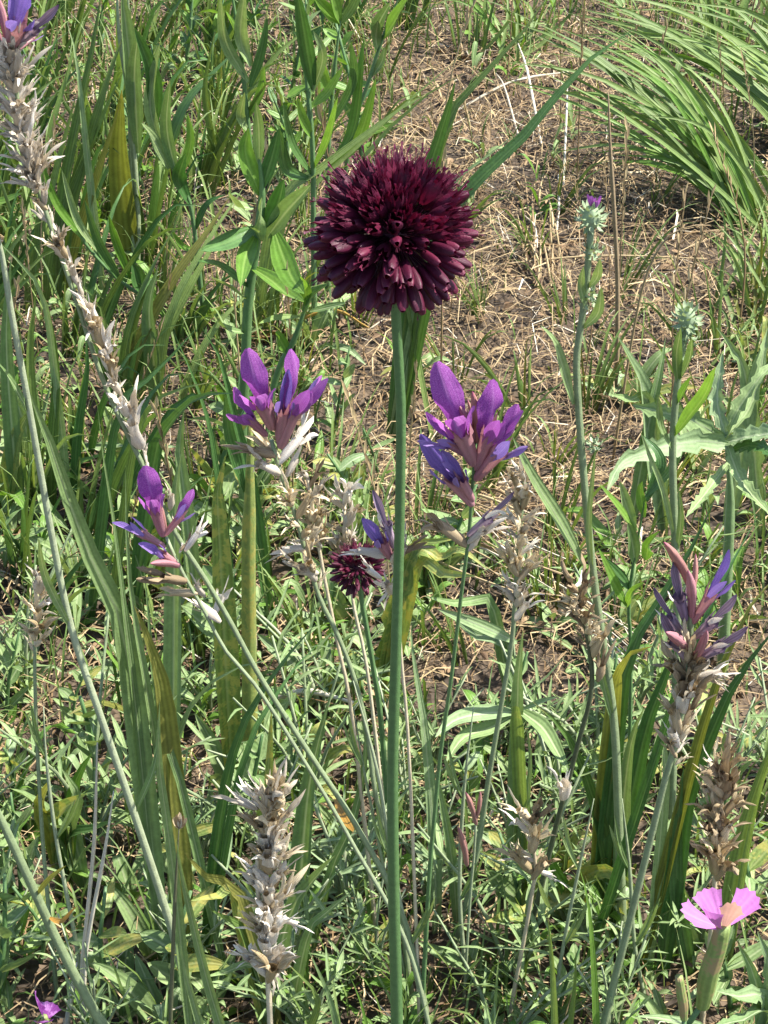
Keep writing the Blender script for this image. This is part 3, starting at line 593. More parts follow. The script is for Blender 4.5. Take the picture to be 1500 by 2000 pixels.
# ------------------------------------------------------------------ leafy plants and blades traced where the photograph shows them
def toothed(seed):
    r = random.Random(seed); ph = r.random()
    return lambda t: max(.04, ovate(min(1, t * .97 + .02)) * (1 - .52 * (((t * 6.5 + ph) % 1.0) ** .8)))
PROF = dict(l=lanceo, g=grassy, o=ovate, e=evenly)
def plant(name, label, cat, Y, stems=(), leaves=(), group=None):
    """stems: (points, px width, material); leaves: (points foot first, px width, material, profile, lean in depth, rooted) """
    first = stems[0][0] if stems else leaves[0][0]
    Y = Y or Yg(first[0][1]); P0 = trace(first, Y); T = Thing(name, label, cat, P0[0], group)
    for pts, w, mat in stems:
        P = trace(pts, Y); mb = MB(); tube(mb, P, [w * mpp(p) / 2 * (1.05 - .35 * i / len(P)) * (.3 if i == len(P) - 1 else 1) for i, p in enumerate(P)], 7, len(P) * 4); T.part('stem', mb, mat)
    for i, L in enumerate(leaves):
        pts, w, mat = L[:3]; pf = L[3] if len(L) > 3 else 'g'; dy = L[4] if len(L) > 4 else rng.uniform(-.02, .01); rooted = L[5] if len(L) > 5 else not stems
        P = trace(pts, Y, dy, rooted); s = mpp(P[-1]); mb = MB(); wid = w * s * 1.08
        if pf == 't': sheet(mb, P, wid * 1.2, toothed(i + int(pts[0][0])), None, .45, 33, cols=5, roll=rng.uniform(-.5, .5), wave=.2)
        else: sheet(mb, P, wid, PROF[pf], None, rng.uniform(.3, .7), 12, roll=rng.uniform(-.45, .45), twist=rng.uniform(-.4, .4), wave=.03, cols=5 if w > 24 else 3)
        T.part('leaf', mb, mat)
    return T
G = 'grass'
plant('sage_leaved_herb', 'herb with a long sage green leaf slanting past the leaning dry spike', 'herb', .63, (),
      [([(250, 1280), (235, 1205), (180, 1095), (132, 970), (92, 850), (52, 752)], 50, 'sage', 'l', -.03), ([(270, 1420), (250, 1250), (225, 1040), (200, 880), (190, 790)], 20, 'sage', 'g', -.02), ([(300, 1420), (270, 1250), (250, 1100), (245, 920)], 22, 'sage', 'g', 0), ([(330, 1440), (305, 1300), (262, 1182)], 46, 'olive', 'l', -.03), ([(350, 1520), (310, 1400), (290, 1200), (280, 1100)], 20, 'sage', 'g', .01)])
plant('sage_leaved_herb', 'tall sage stem running down the meadow edge to a dark thin stalk', 'herb', .60,
      [([(345, 1850), (262, 1590), (200, 1410), (140, 1230), (100, 1040), (75, 900), (50, 760), (20, 600), (0, 480), (-40, 340)], 17, 'sagestem')],
      [([(54, 800), (20, 740), (-20, 690)], 18, 'sage', 'g', -.02), ([(140, 1230), (90, 1130), (75, 1050)], 16, 'sage', 'l', -.02), ([(262, 1590), (300, 1500), (310, 1420)], 14, 'sage', 'g', .01)])
plant('sage_leaved_herb', 'thick pale bare stem leaning over the small magenta flower', 'herb', .55, [([(215, 2030), (190, 1985), (125, 1865), (60, 1725), (-10, 1575), (-60, 1480)], 22, 'sagestem')],
      [([(70, 1750), (95, 1720), (130, 1690)], 13, 'olive', 'l', -.01), ([(92, 1790), (120, 1800), (150, 1770)], 13, 'rust', 'o', -.01)])
plant('thin_stalk', 'thin dark upright stalk with a tiny round seed head', 'dry stalk', .57, [([(332, 2040), (336, 1900), (342, 1750), (350, 1610)], 9, 'darkstem')], [([(350, 1618), (350 + q, 1604), (351 + q * 1.3, 1586 + abs(q))], 11, m, 'o', e) for q, m, e in ((-9, 'tan', 0), (-4, 'umber', -.004), (2, 'papery', -.005), (7, 'umber', -.003), (11, 'tan', 0), (0, 'umber', .004))])
plant('sage_leaved_herb', 'narrow sage leaves standing upright beside the thin dark stalk', 'herb', .58, (),
      [([(345, 1760), (325, 1600), (310, 1480), (312, 1370)], 22, 'sage', 'l', -.01), ([(440, 2040), (400, 1900), (355, 1710), (345, 1640)], 20, 'sage', 'g', -.02), ([(400, 2040), (370, 1930), (350, 1840)], 17, 'sage', 'g', -.01)])
plant('bleached_sticks', 'two bleached white sticks standing close together', 'dry stalk', .60, [([(160, 1900), (168, 1810), (184, 1640), (190, 1450)], 9, 'white'), ([(165, 1900), (176, 1810), (205, 1660), (222, 1545)], 9, 'white'), ([(130, 2010), (142, 1930), (150, 1880)], 13, 'white')])
plant('broad_leaf_grass', 'broad yellowish olive leaf standing upright beside a sage stem', 'grass', 1.18, [([(268, 520), (268, 400), (252, 200), (232, 60), (228, -40)], 12, 'sagestem'), ([(262, 520), (254, 250), (252, 120), (250, -40)], 10, 'sagestem')],
      [([(250, 500), (240, 400), (232, 290), (238, 175)], 46, 'olive', 'l', -.02, True), ([(262, 250), (255, 120), (238, -20)], 34, 'sage', 'l', -.02), ([(270, 300), (262, 150), (270, 60)], 30, 'sage', 'l', -.02)])
def leafy(label, Y, stem, w, leaves, mat='stem', name='leafy_herb'):
    return plant(name, label, 'herb', Y, [(stem, w, mat)], leaves)
leafy('leafy herb with upright blue green leaves behind the dry spike', 1.12, [(392, 560), (382, 470), (370, 395), (345, 335), (312, 260), (290, 160)], 10,
      [([(345, 345), (325, 250), (332, 155)], 24, 'sage', 'l', -.02), ([(315, 290), (292, 200), (312, 85)], 22, 'sage', 'l', -.02), ([(305, 240), (298, 150), (262, 52)], 30, 'dark', 'l', -.03), ([(330, 330), (300, 270), (276, 240)], 22, 'sage', 'l', -.02), ([(372, 400), (350, 350), (362, 300)], 30, 'dark', 'o', -.02),
       ([(385, 490), (355, 480), (335, 450)], 12, 'bright', 'l', -.02), ([(380, 450), (405, 400), (440, 380)], 16, 'dark', 'l', 0), ([(352, 345), (372, 280), (366, 220)], 18, 'bright', 'l', 0)])
leafy('herb with narrow dark green leaves rising beside the broad olive leaf', 1.10, [(335, 640), (290, 590), (225, 540), (170, 480), (120, 400)], 8,
      [([(240, 555), (195, 480), (165, 390)], 18, 'dark', 'l', -.02), ([(165, 470), (110, 400), (82, 320)], 20, 'bright', 'l', -.02), ([(255, 545), (225, 470), (212, 420)], 16, 'bright', 'l', -.02), ([(190, 490), (150, 430), (120, 330)], 16, 'sage', 'l', -.02), ([(275, 570), (265, 530), (258, 515)], 26, 'dark', 'l', 0), ([(325, 620), (290, 570), (272, 520)], 18, 'bright', 'l', -.01)])
leafy('stout leafy herb with big dark green leaves beside the round leek head', .98, [(470, 880), (478, 740), (484, 600), (500, 480), (512, 380), (505, 300)], 22,
      [([(535, 450), (548, 490), (568, 540), (594, 574)], 44, 'bright', 'l', -.06), ([(492, 522), (530, 545), (562, 572), (594, 590)], 34, 'bright', 'l', -.05), ([(522, 462), (560, 410), (606, 362)], 36, 'sage', 'l', -.03), ([(515, 445), (540, 400), (555, 350)], 34, 'dark', 'l', -.01),
       ([(500, 460), (480, 500), (470, 560)], 34, 'bright', 'o', -.05), ([(500, 445), (450, 470), (392, 490)], 34, 'dark', 'l', -.04), ([(495, 405), (465, 400), (447, 376)], 30, 'sage', 'o', -.04), ([(485, 560), (430, 520), (385, 510)], 24, 'dark', 'l', -.05), ([(482, 585), (450, 560), (410, 540)], 16, 'sage', 'l', -.05),
       ([(508, 380), (480, 300), (485, 250)], 34, 'bright', 'l', 0), ([(510, 370), (530, 310), (545, 250)], 26, 'dark', 'l', 0), ([(480, 650), (440, 640), (416, 610)], 16, 'sage', 'l', -.04), ([(506, 320), (505, 250), (500, 200)], 22, 'sage', 'l', -.02), ([(510, 470), (505, 440), (512, 385)], 30, 'sage', 'l', -.04)], 'stem')
leafy('branch of dark green leaves curving up under the round leek head', .95, [(520, 830), (545, 720), (572, 670), (590, 620), (606, 570)], 15,
      [([(590, 610), (612, 575), (640, 556)], 34, 'dark', 'l', -.02), ([(605, 608), (640, 600), (676, 592)], 20, 'sage', 'l', -.02), ([(585, 618), (540, 620), (505, 632)], 12, 'light', 'l', -.02), ([(562, 690), (545, 660), (538, 650)], 22, 'bright', 'l', -.01), ([(600, 600), (595, 560), (588, 540)], 22, 'bright', 'l', -.02)])
leafy('bright green herb with narrow leaves growing upright behind the leek head', 1.12, [(612, 420), (612, 340), (608, 250), (600, 170), (590, 60)], 12,
      [([(612, 175), (598, 90), (578, -30)], 30, 'dark', 'l', -.03), ([(610, 180), (630, 110), (612, 60)], 20, 'sage', 'l', -.02), ([(608, 340), (570, 280), (552, 200)], 20, 'dark', 'l', -.03), ([(606, 350), (560, 330), (545, 250)], 26, 'dark', 'l', -.02), ([(612, 330), (640, 270), (660, 190)], 20, 'bright', 'l', -.03), ([(605, 210), (640, 180), (670, 130)], 18, 'bright', 'l', 0), ([(560, 190), (590, 175), (608, 170)], 22, 'bright', 'o', 0), ([(610, 270), (590, 230), (580, 190)], 20, 'bright', 'l', -.02)])
leafy('herb with yellowish green top leaves and upright dark blades behind the leek head', 1.16, [(640, 420), (640, 330), (645, 230), (655, 120), (665, 40)], 11,
      [([(665, 45), (640, 20), (612, -10)], 24, 'bright', 'l', -.02), ([(665, 45), (655, 10), (640, -40)], 26, 'bright', 'l', -.02), ([(666, 45), (690, 10), (705, -30)], 18, 'light', 'l', 0), ([(650, 240), (690, 160), (686, 80)], 22, 'dark', 'l', -.02), ([(646, 320), (690, 250), (712, 70)], 24, 'dark', 'l', -.01), ([(640, 330), (700, 270), (735, 150)], 22, 'bright', 'l', -.01), ([(650, 200), (628, 130), (632, 80)], 18, 'bright', 'l', -.02), ([(645, 260), (622, 220), (622, 130)], 14, 'light', 'l', -.02)])
leafy('herb with paired grey green leaves at the back of the leafy patch', 1.30, [(690, 250), (720, 160), (742, 90), (765, 30), (785, -20)], 9,
      [([(742, 80), (738, 50), (762, 5)], 26, 'sage', 'l', -.02), ([(748, 75), (775, 30), (800, -10)], 36, 'bright', 'l', -.03), ([(738, 100), (735, 70), (738, 40)], 22, 'sage', 'l', -.02), ([(725, 150), (745, 120), (752, 90)], 16, 'sage', 'l', 0)])
leafy('leafy herb with blue green upright leaves at the top of the meadow', 1.28, [(490, 300), (480, 200), (470, 100), (455, 0), (450, -40)], 10,
      [([(490, 130), (470, 70), (478, -20)], 26, 'sage', 'l', -.02), ([(485, 160), (440, 80), (430, -10)], 22, 'sage', 'l', -.02), ([(488, 170), (510, 100), (522, 30)], 18, 'dark', 'l', 0), ([(480, 120), (460, 60), (440, 20)], 20, 'bright', 'l', -.02), ([(485, 230), (510, 180), (516, 130)], 20, 'bright', 'l', 0), ([(488, 260), (470, 230), (478, 180)], 18, 'sage', 'l', -.02)])
plant('broad_leaf_grass', 'grass with two long dark blades slanting up right from behind the leek head', 'grass', 1.02, (),
      [([(820, 420), (852, 290), (872, 225), (890, 155)], 38, 'dark', 'l', -.02), ([(830, 440), (872, 250), (925, 165), (990, 105), (1060, 10), (1085, -30)], 32, 'grass', 'g', .02), ([(860, 470), (950, 335), (1040, 250), (1105, 165), (1160, 110), (1240, 55)], 36, 'dark', 'g', .02), ([(850, 450), (900, 340), (960, 300), (1010, 260)], 22, 'sage', 'g', 0), ([(760, 420), (700, 330), (760, 250), (860, 165), (910, 140)], 16, 'light', 'g', 0)])
plant('broad_leaf_grass', 'light green blade leaning right past the leek head top', 'grass', 1.12, (), [([(540, 400), (600, 350), (690, 280), (800, 200), (838, 180)], 24, 'light', 'g', 0), ([(560, 420), (650, 330), (760, 230), (900, 110)], 10, 'light', 'g', .02)])
plant('broad_leaf_grass', 'grass with diagonal dark blades behind the small purple and blue milkvetch', 'grass', .86, (),
      [([(225, 830), (280, 750), (330, 700), (385, 640)], 22, 'dark', 'g', .01), ([(300, 900), (330, 830), (385, 775), (455, 768)], 34, 'dark', 'g', -.05), ([(260, 880), (300, 790), (350, 760), (420, 745)], 20, 'grass', 'g', -.02), ([(500, 1000), (480, 900), (455, 800), (430, 700), (395, 640)], 26, 'dark', 'g', 0), ([(420, 900), (400, 800), (370, 720), (340, 650)], 16, 'dark', 'g', 0), ([(360, 960), (350, 880), (360, 800)], 30, 'sage', 'l', 0)])
plant('mottled_plant', 'thick mottled yellow green stalk below the broad purple milkvetch', 'herb', .74, [([(485, 1110), (487, 1000), (488, 900), (490, 820)], 34, 'mottle')],
      [([(430, 1060), (425, 960), (440, 890)], 50, 'mottle', 'o', 0, True), ([(478, 960), (448, 850), (440, 770)], 24, 'dark', 'l', -.02), ([(340, 1020), (345, 940), (355, 880)], 36, 'sage', 'l', 0, True)])
plant('pale_toothed_thistle', 'pale thistle with toothed leaves and a thick white midrib', 'thistle', .82, [([(1425, 1020), (1425, 940), (1418, 870)], 24, 'pale')],
      [([(1440, 872), (1380, 862), (1330, 866), (1270, 880), (1215, 905), (1185, 960)], 47, 'pale', 't', -.04), ([(1415, 865), (1460, 850), (1510, 845), (1560, 850)], 50, 'pale', 't', -.02), ([(1418, 860), (1350, 820), (1290, 805), (1235, 790)], 40, 'sage', 't', .02), ([(1418, 855), (1400, 780), (1412, 690)], 31, 'pale', 't', .02),
       ([(1420, 865), (1450, 940), (1510, 1010)], 31, 'sage', 't', -.05), ([(1415, 855), (1440, 800), (1480, 740), (1520, 700)], 31, 'sage', 't', .02), ([(1425, 880), (1475, 870), (1530, 900)], 33, 'dark', 't', -.03), ([(1425, 900), (1380, 960), (1340, 1010)], 24, 'sage', 't', -.05), ([(1420, 850), (1470, 780), (1500, 640)], 25, 'sage', 't', .04)])
plant('pale_toothed_thistle', 'small pale toothed leaf cluster beside the bare straw patch', 'thistle', .93, (),
      [([(1265, 790), (1240, 720), (1205, 655)], 42, 'pale', 'l', -.02), ([(1270, 800), (1230, 780), (1190, 770)], 30, 'sage', 't', -.02), ([(1275, 790), (1290, 720), (1300, 660)], 26, 'sage', 'l', .01), ([(1460, 760), (1430, 680), (1400, 640)], 36, 'sage', 't', 0), ([(1470, 760), (1485, 700), (1510, 640)], 36, 'sage', 'l', 0)])
leafy('bright green herb with shiny lance leaves beside the knapweed stem', .72, [(1232, 1290), (1228, 1190), (1236, 1110), (1250, 1030), (1262, 960)], 9,
      [([(1242, 1040), (1215, 1000), (1170, 945)], 24, 'bright', 'l', -.02), ([(1262, 1095), (1268, 1062), (1288, 1038)], 26, 'bright', 'o', -.02), ([(1222, 1185), (1238, 1155), (1258, 1138)], 22, 'bright', 'l', -.02), ([(1222, 1180), (1195, 1130), (1168, 1070)], 24, 'bright', 'l', -.02), ([(1240, 1040), (1222, 980), (1210, 940)], 22, 'sage', 'l', -.01), ([(1240, 1100), (1236, 1060), (1226, 1020)], 26, 'sage', 'l', -.01), ([(1258, 1010), (1250, 960), (1255, 940)], 18, 'bright', 'l', 0), ([(1230, 1150), (1205, 1120), (1180, 1090)], 22, 'dark', 'l', 0), ([(1262, 970), (1300, 930), (1330, 890)], 18, 'dark', 'l', 0), ([(1262, 980), (1290, 900), (1255, 850)], 20, 'dark', 'l', .01)])
plant('broad_leaf_grass', 'wide ribbon grass with a folded olive leaf beside the brown withered spike', 'grass', .66, (),
      [([(1205, 1700), (1232, 1560), (1262, 1420), (1300, 1320), (1340, 1210)], 42, 'dark', 'g', .01), ([(1195, 1400), (1205, 1330), (1228, 1280), (1275, 1262)], 46, 'olive', 'g', -.03), ([(1200, 1480), (1225, 1290), (1275, 1195), (1340, 1090), (1395, 980)], 34, 'dark', 'g', .02), ([(1215, 1700), (1218, 1560), (1235, 1440), (1260, 1380)], 36, 'sage', 'g', -.01), ([(1180, 1640), (1130, 1480), (1085, 1410), (1040, 1370)], 28, 'grass', 'g', 0)])
plant('broad_leaf_grass', 'wide ribbon grass slanting behind the stout fading milkvetch', 'grass', .63, (),
      [([(1320, 1700), (1340, 1560), (1390, 1430), (1440, 1325), (1520, 1220)], 42, 'dark', 'g', .01), ([(1345, 1880), (1322, 1740), (1325, 1600), (1335, 1500)], 32, 'dark', 'g', .0), ([(1410, 1860), (1440, 1680), (1470, 1560), (1520, 1420)], 40, 'grass', 'g', 0), ([(1420, 1900), (1455, 1680), (1485, 1540), (1525, 1450)], 14, 'light', 'g', -.02), ([(1290, 1640), (1300, 1500), (1290, 1400)], 26, 'sage', 'l', 0), ([(1350, 1500), (1420, 1280), (1480, 1160), (1520, 1120)], 26, 'olive', 'g', .02), ([(1340, 1300), (1390, 1180), (1440, 1080), (1480, 1010)], 24, 'dark', 'g', .04)])
plant('sage_leaved_herb', 'pale leaved herb with long split leaves under the pale dry milkvetch spike', 'herb', .68, (),
      [([(1018, 1620), (1014, 1500), (1008, 1380)], 26, 'light', 'e', -.01), ([(1010, 1400), (1012, 1320), (1022, 1230)], 30, 'pale', 'l', -.01), ([(1020, 1390), (1060, 1420), (1090, 1470), (1112, 1510)], 30, 'sage', 'g', -.03, False), ([(1010, 1390), (950, 1392), (890, 1405), (850, 1440)], 32, 'pale', 'l', -.03, False), ([(1005, 1395), (960, 1420), (905, 1440), (870, 1490)], 28, 'sage', 'l', -.03, False), ([(1020, 1385), (1060, 1370), (1090, 1362)], 16, 'pale', 'l', -.02, False), ([(1010, 1255), (940, 1222), (855, 1190)], 24, 'pale', 'l', -.02, False), ([(1030, 1560), (1036, 1480), (1026, 1400)], 14, 'pale', 'g', 0)])
plant('sage_leaved_herb', 'pale ribbon leaf with a white midrib close beside the leek stem', 'herb', .66, (), [([(850, 1700), (842, 1560), (826, 1400), (808, 1290), (802, 1215)], 28, 'pale', 'g', 0), ([(885, 1700), (870, 1600), (850, 1500)], 20, 'sage', 'l', 0)])
plant('sage_leaved_herb', 'broad green leaf with a pale midrib behind the shaggy tan spike', 'herb', .64, (), [([(580, 1800), (588, 1680), (605, 1520), (645, 1360)], 46, 'sage', 'g', 0), ([(520, 1660), (525, 1500), (530, 1385)], 24, 'mottle', 'l', -.01), ([(430, 1600), (470, 1430), (540, 1310), (620, 1215)], 26, 'dark', 'g', .01), ([(345, 1560), (355, 1420), (430, 1320), (545, 1285)], 34, 'sage', 'g', -.03), ([(470, 1500), (520, 1390), (570, 1310), (640, 1240)], 18, 'dark', 'g', .03), ([(640, 1720), (690, 1600), (715, 1470), (705, 1400)], 18, 'sage', 'l', 0), ([(655, 1560), (675, 1600), (690, 1625)], 22, 'rust', 'l', -.04, False)])
plant('mottled_plant', 'low plant with yellow mottled leaves under the large purple milkvetch', 'herb', .80, (), [([(800, 1095), (860, 1090), (900, 1075), (950, 1110)], 50, 'mottle', 't', -.02), ([(810, 1110), (860, 1120), (930, 1125)], 36, 'mottle', 'o', -.03), ([(800, 1090), (840, 1060), (900, 1050)], 30, 'mottle', 'l', 0), ([(960, 1180), (900, 1180), (830, 1165)], 24, 'sage', 'l', -.02), ([(990, 1260), (930, 1240), (870, 1190)], 22, 'pale', 'l', 0)])
plant('mottled_plant', 'low plant with yellow mottled leaves beside the pale pink flower', 'herb', .66, (), [([(1120, 1740), (1170, 1700), (1215, 1715), (1262, 1755)], 36, 'mottle', 'o', -.02), ([(1120, 1750), (1060, 1770), (1000, 1790), (950, 1800)], 46, 'mottle', 't', -.03), ([(1110, 1760), (1140, 1820), (1160, 1840)], 40, 'pale', 'o', -.03), ([(1130, 1740), (1150, 1690), (1200, 1670)], 26, 'mottle', 'l', 0), ([(1110, 1750), (1080, 1690), (1070, 1640)], 24, 'bright', 'l', 0)])
plant('mottled_plant', 'low plant with yellowing leaves between the sage stem and the bleached sticks', 'herb', .68, (), [([(120, 1640), (110, 1590), (170, 1550)], 44, 'mottle', 'o', -.02), ([(110, 1650), (80, 1580), (100, 1520)], 40, 'olive', 'o', -.02), ([(130, 1620), (150, 1560), (120, 1500)], 34, 'sage', 'o', -.01), ([(140, 1620), (110, 1615), (112, 1612)], 30, 'sage', 'l', -.04), ([(130, 1640), (180, 1620), (230, 1600)], 30, 'dark', 'o', -.02), ([(120, 1620), (60, 1560), (20, 1540)], 34, 'sage', 'l', -.02), ([(135, 1600), (150, 1520), (180, 1470)], 30, 'bright', 'l', 0)])
plant('pale_toothed_thistle', 'pale feathery leaves at the foot of the pale pink flower', 'thistle', .575, (), [([(1500, 1960), (1440, 1945), (1400, 1935)], 40, 'pale', 't', -.03), ([(1500, 1980), (1450, 1990), (1390, 2005)], 40, 'pale', 't', -.03), ([(1490, 1990), (1470, 1900), (1440, 1840)], 30, 'sage', 'l', 0), ([(1500, 1960), (1500, 1880), (1480, 1820)], 34, 'pale', 't', 0), ([(1380, 2020), (1300, 1990), (1240, 1985)], 22, 'pale', 'l', -.01)])
plant('broad_leaf_grass', 'narrow bright green upright blade between the low dry spike and pale pink flower', 'grass', .57, (), [([(1165, 2060), (1160, 1900), (1148, 1760), (1130, 1690)], 17, 'bright', 'g', -.01), ([(1085, 2040), (1080, 1900), (1068, 1770)], 16, 'light', 'g', 0), ([(1110, 2030), (1122, 1930), (1125, 1850)], 14, 'grass', 'g', 0)])
plant('broad_leaf_grass', 'thin yellow green blade at the foot of the leek stem', 'grass', .57, (), [([(722, 2040), (705, 1960), (683, 1905)], 10, 'bright', 'g', 0), ([(660, 2020), (640, 1940), (600, 1850)], 16, 'sage', 'g', 0), ([(600, 2030), (620, 1950), (560, 1880)], 20, 'grass', 'g', 0)])
plant('broad_leaf_grass', 'grass with crossed wide blades under the shaggy tan spike', 'grass', .60, (), [([(500, 1890), (440, 1900), (395, 1910)], 28, 'sage', 'g', -.02), ([(480, 1830), (430, 1790), (395, 1765)], 22, 'grass', 'g', -.02), ([(560, 1800), (610, 1720), (655, 1670)], 34, 'sage', 'l', -.02), ([(600, 1830), (640, 1780), (690, 1740)], 24, 'sage', 'l', 0), ([(470, 1750), (410, 1720), (360, 1665)], 26, 'olive', 'l', -.02), ([(460, 1760), (430, 1750), (370, 1760)], 30, 'mottle', 'o', -.03)])

plant('broad_leaf_grass', 'lush grass with wide yellowish blades slanting behind the whitish spike top', 'grass', 1.16, (),
      [([(122, 400), (150, 240), (182, 90), (200, -30)], 28, 'grass', 'g', .02), ([(130, 440), (170, 290), (212, 150), (245, 60)], 30, 'grass', 'g', .02), ([(100, 480), (150, 350), (200, 225), (240, 140)], 20, 'light', 'g', .01), ([(140, 500), (190, 340), (236, 200)], 20, 'olive', 'g', 0), ([(60, 520), (108, 340), (150, 180)], 18, 'light', 'g', 0), ([(90, 300), (130, 150), (165, 20)], 16, 'light', 'g', .02), ([(170, 300), (150, 120), (130, 40)], 16, 'sage', 'g', .02)])
plant('broad_leaf_grass', 'dark leaf slanting up beside the blue green leafy herb', 'grass', 1.30, (), [([(320, 330), (360, 210), (410, 150), (470, 90)], 30, 'dark', 'g', .02), ([(400, 330), (440, 250), (500, 170), (540, 90)], 14, 'light', 'g', .02), ([(420, 300), (400, 180), (420, 60)], 14, 'grass', 'g', .0)])
plant('broad_leaf_grass', 'olive grass with blades slanting up under the stout leafy herb', 'grass', 1.04, (), [([(260, 700), (330, 560), (400, 460), (452, 380)], 28, 'olive', 'g', .03), ([(280, 740), (370, 560), (440, 440)], 22, 'light', 'g', .03), ([(330, 620), (400, 480), (480, 360)], 16, 'light', 'g', .03), ([(250, 650), (300, 520), (350, 430)], 18, 'grass', 'g', .02), ([(300, 720), (290, 600), (310, 520)], 32, 'sage', 'l', 0), ([(360, 760), (420, 640), (500, 560)], 16, 'light', 'g', .02), ([(200, 700), (170, 620), (190, 560)], 20, 'grass', 'g', 0)])
plant('broad_leaf_grass', 'upright wide blades beside the tall sage stem', 'grass', .95, (), [([(25, 860), (12, 660), (22, 500)], 34, 'sage', 'g', 0), ([(65, 860), (58, 680), (72, 570)], 28, 'grass', 'g', 0), ([(110, 760), (80, 570), (-10, 465)], 18, 'sage', 'g', -.02), ([(100, 900), (110, 720), (95, 600)], 22, 'grass', 'g', 0), ([(150, 860), (170, 720), (165, 640)], 20, 'dark', 'g', 0), ([(10, 980), (30, 860), (60, 800)], 36, 'mottle', 'l', 0)])
plant('dry_grass_stalk', 'bent pale straw arching over the dark gap beside the knapweed head', 'dry stalk', 1.0, [([(1235, 660), (1262, 540), (1300, 468), (1345, 442), (1388, 440)], 6, 'straw')])
plant('dry_grass_stalk', 'reddish brown upright stalk under the arching tussock', 'dry stalk', 1.08, [([(1206, 560), (1200, 420), (1192, 290), (1188, 180)], 10, 'umber')])
for lab, Y, pts, ww in (('thin sage stalk rising beside the pale ribbon leaf', .63, [(912, 2000), (898, 1760), (905, 1560), (925, 1380)], 9), ('thin sage stalk crossing the low dry spike', .60, [(1075, 2020), (1100, 1850), (1130, 1700), (1160, 1560)], 8), ('thin sage stalk just behind the leek stem', .60, [(838, 2020), (800, 1850), (765, 1680), (735, 1500), (690, 1330)], 9),
                        ('thin sage stalk beside the wide ribbon grass', .61, [(1265, 2010), (1240, 1850), (1230, 1700), (1215, 1560)], 9), ('thin dark green stalk between the leek and the paired leaning stems', .62, [(790, 1900), (740, 1650), (710, 1500), (690, 1380)], 7), ('thin sage stalk over the yellowing leaves', .62, [(150, 1850), (110, 1640), (90, 1480), (85, 1380)], 9)):
    plant('thin_stalk', lab, 'dry stalk', Y, [(pts, ww, 'sagestem')], [([pts[1 + k % 2], (pts[1 + k % 2][0] + sx, pts[1 + k % 2][1] - 45), (pts[1 + k % 2][0] + sx * 1.7, pts[1 + k % 2][1] - 80 - 10 * k)], 9, 'sage', 'l', -.01) for k, sx in enumerate((22, -24, 30, -18))])

# ------------------------------------------------------------------ arching tussock and bleached sticks
def tussock(label, foot_px, tips, w, mats, bow=50, name='grass_tussock'):
    T = Thing(name, label, 'grass', Gd(*foot_px)); Y0 = Yg(foot_px[1])
    for (tx, ty) in tips:
        fx, fy = foot_px[0] + rng.gauss(0, 28), foot_px[1] + rng.gauss(0, 22); Y = Yg(fy); d = unit(np.array([tx - fx, ty - fy], float)); b = bow * rng.uniform(.4, 1.4); e = rng.uniform(-.02, .10)
        pts = [(fx, fy), (fx + (tx - fx) * .35 - d[1] * b * .8, fy + (ty - fy) * .35 + d[0] * b * .8), (fx + (tx - fx) * .7 - d[1] * b, fy + (ty - fy) * .7 + d[0] * b), (tx, ty)]
        P = trace(pts, Y, e); mb = MB()
        sheet(mb, P, w * rng.uniform(.6, 1.2) * mpp(P[1]), grassy, unit(UP * .8 + tocam(P[1]) + nrg.normal(0, .35, 3)), .5, 14, twist=rng.uniform(-.6, .6)); T.part('blade', mb, rng.choice(mats))
    return T
LT = ['light', 'light', 'light', 'grass', 'bright']
def arc(n, x0, x1, y0, y1): return [(rng.uniform(x0, x1), rng.uniform(y0, y1)) for _ in range(n)]
tussock('arching light green grass tussock sweeping over the straw patch', (1490, 440), arc(40, 960, 1230, 10, 190) + arc(16, 1060, 1300, 150, 340), 13, LT, 60)
tussock('light green grass tussock bending in from the meadow edge at the back', (1640, 300), arc(34, 1080, 1420, -60, 120), 13, LT, 60)
tussock('loose green grass tussock behind the arching one', (1420, 120), arc(22, 1250, 1500, -220, -20), 10, LT + ['grass'], 20)
tussock('grass clump of upright yellowish blades beyond the woolly knapweed head', (1470, 600), arc(30, 1360, 1560, 330, 560), 9, ['grass', 'light', 'olive'], 20)
tussock('grass clump with fine blades near the woolly knapweed head', (1440, 680), arc(18, 1350, 1560, 480, 640), 8, ['grass', 'olive', 'light'], 20)
tussock('small arching grass clump at the back of the straw patch', (1000, 110), arc(20, 840, 1140, -60, 60), 9, LT, 30)
def stick(label, pts, w, mat, h=.01, name='dry_straw_stalk', group=None):
    P = [Gd(x, y, h + .004 * i) for i, (x, y) in enumerate(pts)]; P[0][2] = gz(P[0][0], P[0][1]) + .001; mb = MB(); tube(mb, P, [w * mpp(P[0]) / 2 * q for q in (.9, 1, .85, .4)], 6, 12)
    o = bpy.data.objects.new(name, mb.mesh(name, M[mat], P[0])); o.location = P[0]; col.objects.link(o); tag(o, label, 'dry stalk', group)
stick('long white straw lying across the dark soil gap', [(885, 186), (1000, 160), (1110, 140)], 6, 'white')
stick('white straw slanting under the long white one', [(1060, 225), (1030, 140), (1012, 85)], 6, 'white', .02)
stick('short grey straw crossing the long white straw', [(1018, 238), (985, 170), (968, 143)], 5, 'white', .015)
stick('upright thin white straw beside the arching tussock', [(1104, 290), (1107, 210), (1108, 160)], 5, 'white', .03)
stick('thick white stick lying behind the paired leaning stems', [(530, 1325), (600, 1350), (690, 1372)], 14, 'white', .012)
stick('pale straw stretched level across the bare patch', [(880, 498), (1150, 500), (1380, 505)], 4, 'straw', .015)
stick('tan straw lying level under the round leek head', [(500, 612), (640, 606), (720, 640)], 8, 'rust', .02)
